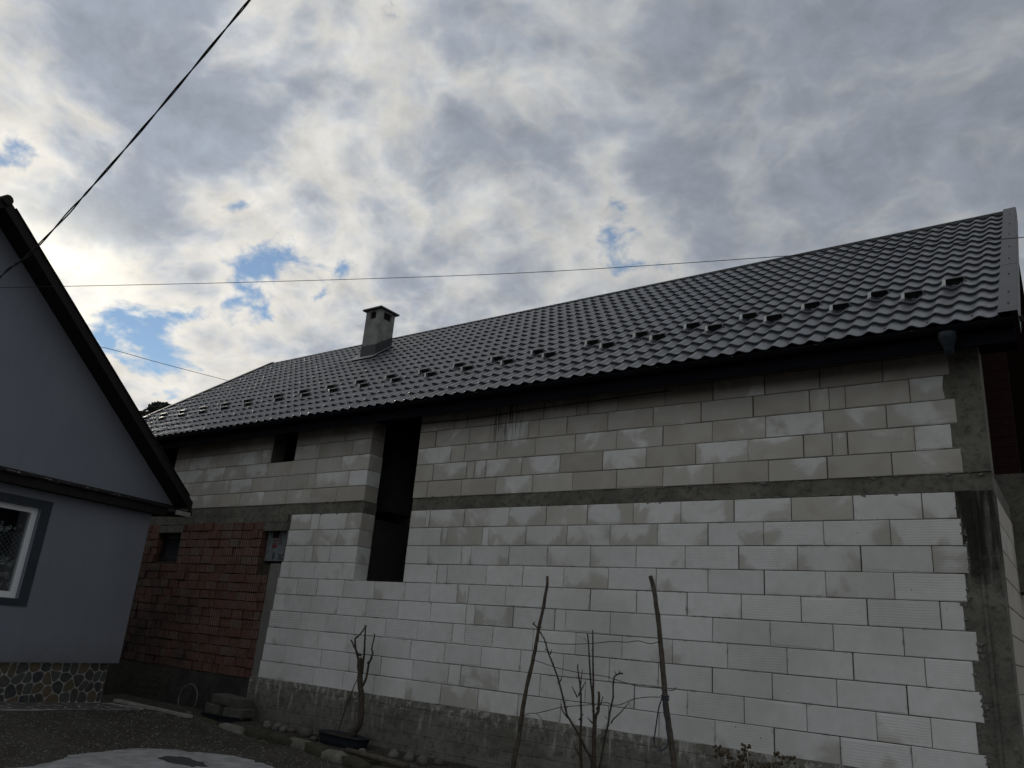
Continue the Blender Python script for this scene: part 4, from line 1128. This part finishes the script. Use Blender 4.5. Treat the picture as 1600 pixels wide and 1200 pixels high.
# bare shrub
sh = branchy('bare_shrub', (-4.2, 7.45, 0), 'leafless pruned shrub with thin upright canes between the two stakes', 'shrub')
canes = [
 ([(-5.016, 7.45, 1.823), (-4.96, 7.45, 1.793), (-4.857, 7.45, 1.675), (-4.749, 7.45, 1.463), (-4.646, 7.45, 1.281), (-4.576, 7.45, 1.116), (-4.516, 7.45, .954), (-4.404, 7.45, .832), (-4.302, 7.45, .697), (-4.203, 7.45, .565), (-4.16, 7.45, .428), (-4.13, 7.45, 0)], .006, .016),
 ([(-4.423, 7.4, 1.457), (-4.396, 7.4, 1.319), (-4.368, 7.4, 1.168), (-4.349, 7.4, .928), (-4.354, 7.4, .778), (-4.336, 7.42, .633), (-4.313, 7.43, .405), (-4.243, 7.45, 0)], .006, .020),
 ([(-4.322, 7.52, 1.765), (-4.28, 7.51, 1.453), (-4.239, 7.5, 1.211), (-4.206, 7.48, 1.019)], .007, .011),
 ([(-4.261, 7.45, 1.808), (-4.242, 7.45, 1.456), (-4.217, 7.45, 1.093), (-4.198, 7.45, .798), (-4.196, 7.45, .423), (-4.182, 7.45, 0)], .007, .020),
 ([(-4.161, 7.4, 1.216), (-4.156, 7.4, 1.054), (-4.187, 7.4, .947), (-4.181, 7.4, .655), (-4.169, 7.42, .427), (-4.147, 7.45, 0)], .012, .024),
 ([(-3.892, 7.5, 1.41), (-3.954, 7.5, 1.397), (-3.997, 7.5, 1.34), (-3.999, 7.5, 1.175), (-4.034, 7.49, .965), (-4.071, 7.48, .785), (-4.106, 7.46, .593), (-4.125, 7.45, .434), (-4.121, 7.45, 0)], .006, .015),
]
for pts, a, b_ in canes:
    pts = [(x_ * y_ / 7.45, y_, 1.65 + (z_ - 1.65) * y_ / 7.45) for x_, y_, z_ in pts]
    limb(pts, a, b_, M['bark'], sh, 'cane', 6, 3, .004)
twigs = [[(-4.986, 7.45, 1.847), (-5.016, 7.45, 1.823)], [(-4.894, 7.45, 1.796), (-4.949, 7.45, 1.785)], [(-4.839, 7.45, 1.578), (-4.786, 7.45, 1.549)], [(-4.752, 7.45, 1.576), (-4.768, 7.45, 1.526)],
         [(-4.60, 7.45, 1.32), (-4.625, 7.45, 1.267)], [(-4.448, 7.4, 1.237), (-4.375, 7.4, 1.137)], [(-4.29, 7.4, 1.298), (-4.324, 7.4, 1.233), (-4.367, 7.4, 1.153)], [(-4.334, 7.4, 1.41), (-4.349, 7.4, 1.17)],
         [(-4.081, 7.4, 1.182), (-4.104, 7.4, 1.105), (-4.156, 7.4, 1.054)], [(-3.838, 7.49, 1.148), (-3.922, 7.49, 1.051), (-3.999, 7.49, .983), (-4.028, 7.49, .936)], [(-4.271, 7.44, .959), (-4.213, 7.44, .914)],
         [(-4.591, 7.45, 1.053), (-4.587, 7.45, 1.007), (-4.515, 7.45, .931)], [(-4.394, 7.42, .684), (-4.334, 7.42, .604)], [(-4.30, 7.4, .99), (-4.345, 7.4, .93)]]
for pts in twigs: limb(pts, .004, .008, M['bark'], sh, 'twig', 5, 2, .002)

# dried flowering plant at the bottom right
dp = branchy('dry_plant', (-2.5, 7.2, 0), 'dried brown plant with small seed heads at the bottom right', 'plant')
rnd = random.Random(4)
for k in range(30):
    tx = -2.5 + rnd.uniform(-.30, .30); ty = 7.2 + rnd.uniform(-.12, .12); tz = rnd.uniform(.68, .90)
    if k == 0: tx, ty, tz = -2.565, 7.2, .93
    limb([(-2.5 + rnd.uniform(-.03, .03), 7.2, 0), ((-2.5 + tx) / 2, 7.2, tz * .6), (tx, ty, tz)], .004, .002, M['dry'], dp, 'stem', 4, 3, .002)
    hd = MB()
    for j in range(9):
        c = Vector((tx, ty, tz)) + Vector((rnd.uniform(-.035, .035), rnd.uniform(-.03, .03), rnd.uniform(-.03, .02))) - dp.location
        r_ = rnd.uniform(.008, .016); hd.tube([c + Vector((0, 0, -r_)), c + Vector((0, 0, -r_ * .3)), c + Vector((0, 0, r_ * .6)), c + Vector((0, 0, r_))], [.001, r_, r_ * .8, .001], 5)
    hd.build('seed_head', M['dry'], dp)

# ------------------------------------------------------------------ overhead lines
cab = [(-9.9, 2.05, 1.9), (-8.95, 2.45, 3.69), (-8.4, 2.67, 4.63), (-8.11, 2.81, 4.97), (-7.05, 2.99, 5.99), (-5.53, 2.99, 6.91), (-4.89, 2.97, 7.24), (-3.2, 2.9, 8.0)]
P = spline(cab[1:], 26); mb = MB(); n_ = len(P)
for s_ in range(2):
    Q = []
    for i, q_ in enumerate(P):
        t_ = (P[min(i + 1, n_ - 1)] - P[max(i - 1, 0)]).normalized(); a_ = t_.orthogonal().normalized(); c_ = t_.cross(a_)
        loose = .0065 + .016 * max(0, noise.noise(Vector((i * .07, 3, s_ * 0)))) ** 1.5
        ph = i * .42 + s_ * math.pi; Q.append(q_ + (a_ * math.cos(ph) + c_ * math.sin(ph)) * loose)
    mb.tube(Q, .0066, 5)
tag(mb.build('twisted_cable', M['cable'], smooth=True), 'thick twisted black overhead cable climbing steeply past the left gable', 'cable')
tag(MB().tube(spline([(-9.21, 2.52, 4.62), (-8.96, 2.88, 4.73), (-7.35, 4.8, 5.29), (-4.65, 6.06, 5.37), (-2.09, 6.61, 5.22), (-.1, 6.45, 4.85), (.28, 6.28, 4.73)], 10), .0034, 5).build('overhead_wire', M['cable'], smooth=True),
    'thin wire crossing the whole sky in front of the roof', 'wire')
tag(MB().tube(spline([(-21.0, 7.6, 7.9), (-21.96, 9.74, 8.55), (-23.79, 12.64, 9.27), (-25.31, 15.86, 9.94), (-25.94, 18.47, 10.3)], 6), .009, 5).build('overhead_wire', M['cable'], smooth=True),
    'short thin wire between the left gable and the far roof end', 'wire')

# ------------------------------------------------------------------ evergreen behind the roof end
tr = tag(empty('evergreen_tree', (-31.3, 17.2, 0)), 'dark evergreen treetop peeping over the far end of the roof', 'tree')
MB().tube([(0, 0, 0), (.05, 0, 4), (0, .05, 9.4)], [.22, .15, .03], 8).build('trunk', M['bark'], tr)
V = []; F = []; rnd = random.Random(3)
for k in range(4200):
    z_ = 9.95 - 6.4 * rnd.random() ** 1.7; rr = min(1.5, .36 + (9.95 - z_) * .9) * math.sqrt(rnd.random()); a = rnd.random() * 6.283
    rr *= 1 + .25 * noise.noise(Vector((math.cos(a) * 2, math.sin(a) * 2, z_ * 1.5)))
    c = Vector((math.cos(a) * rr, math.sin(a) * rr, z_)); s_ = rnd.uniform(.09, .17)
    d1 = Vector((rnd.gauss(0, 1), rnd.gauss(0, 1), rnd.gauss(0, .6))).normalized(); d2 = d1.orthogonal().normalized()
    b0 = len(V); V += [tuple(c - d1 * s_), tuple(c + d2 * s_ * .4), tuple(c + d1 * s_), tuple(c - d2 * s_ * .4)]; F.append((b0, b0 + 1, b0 + 2, b0 + 3))
obj('crown', V, F, M['leaf'], tr)
print('blocks', nblk)
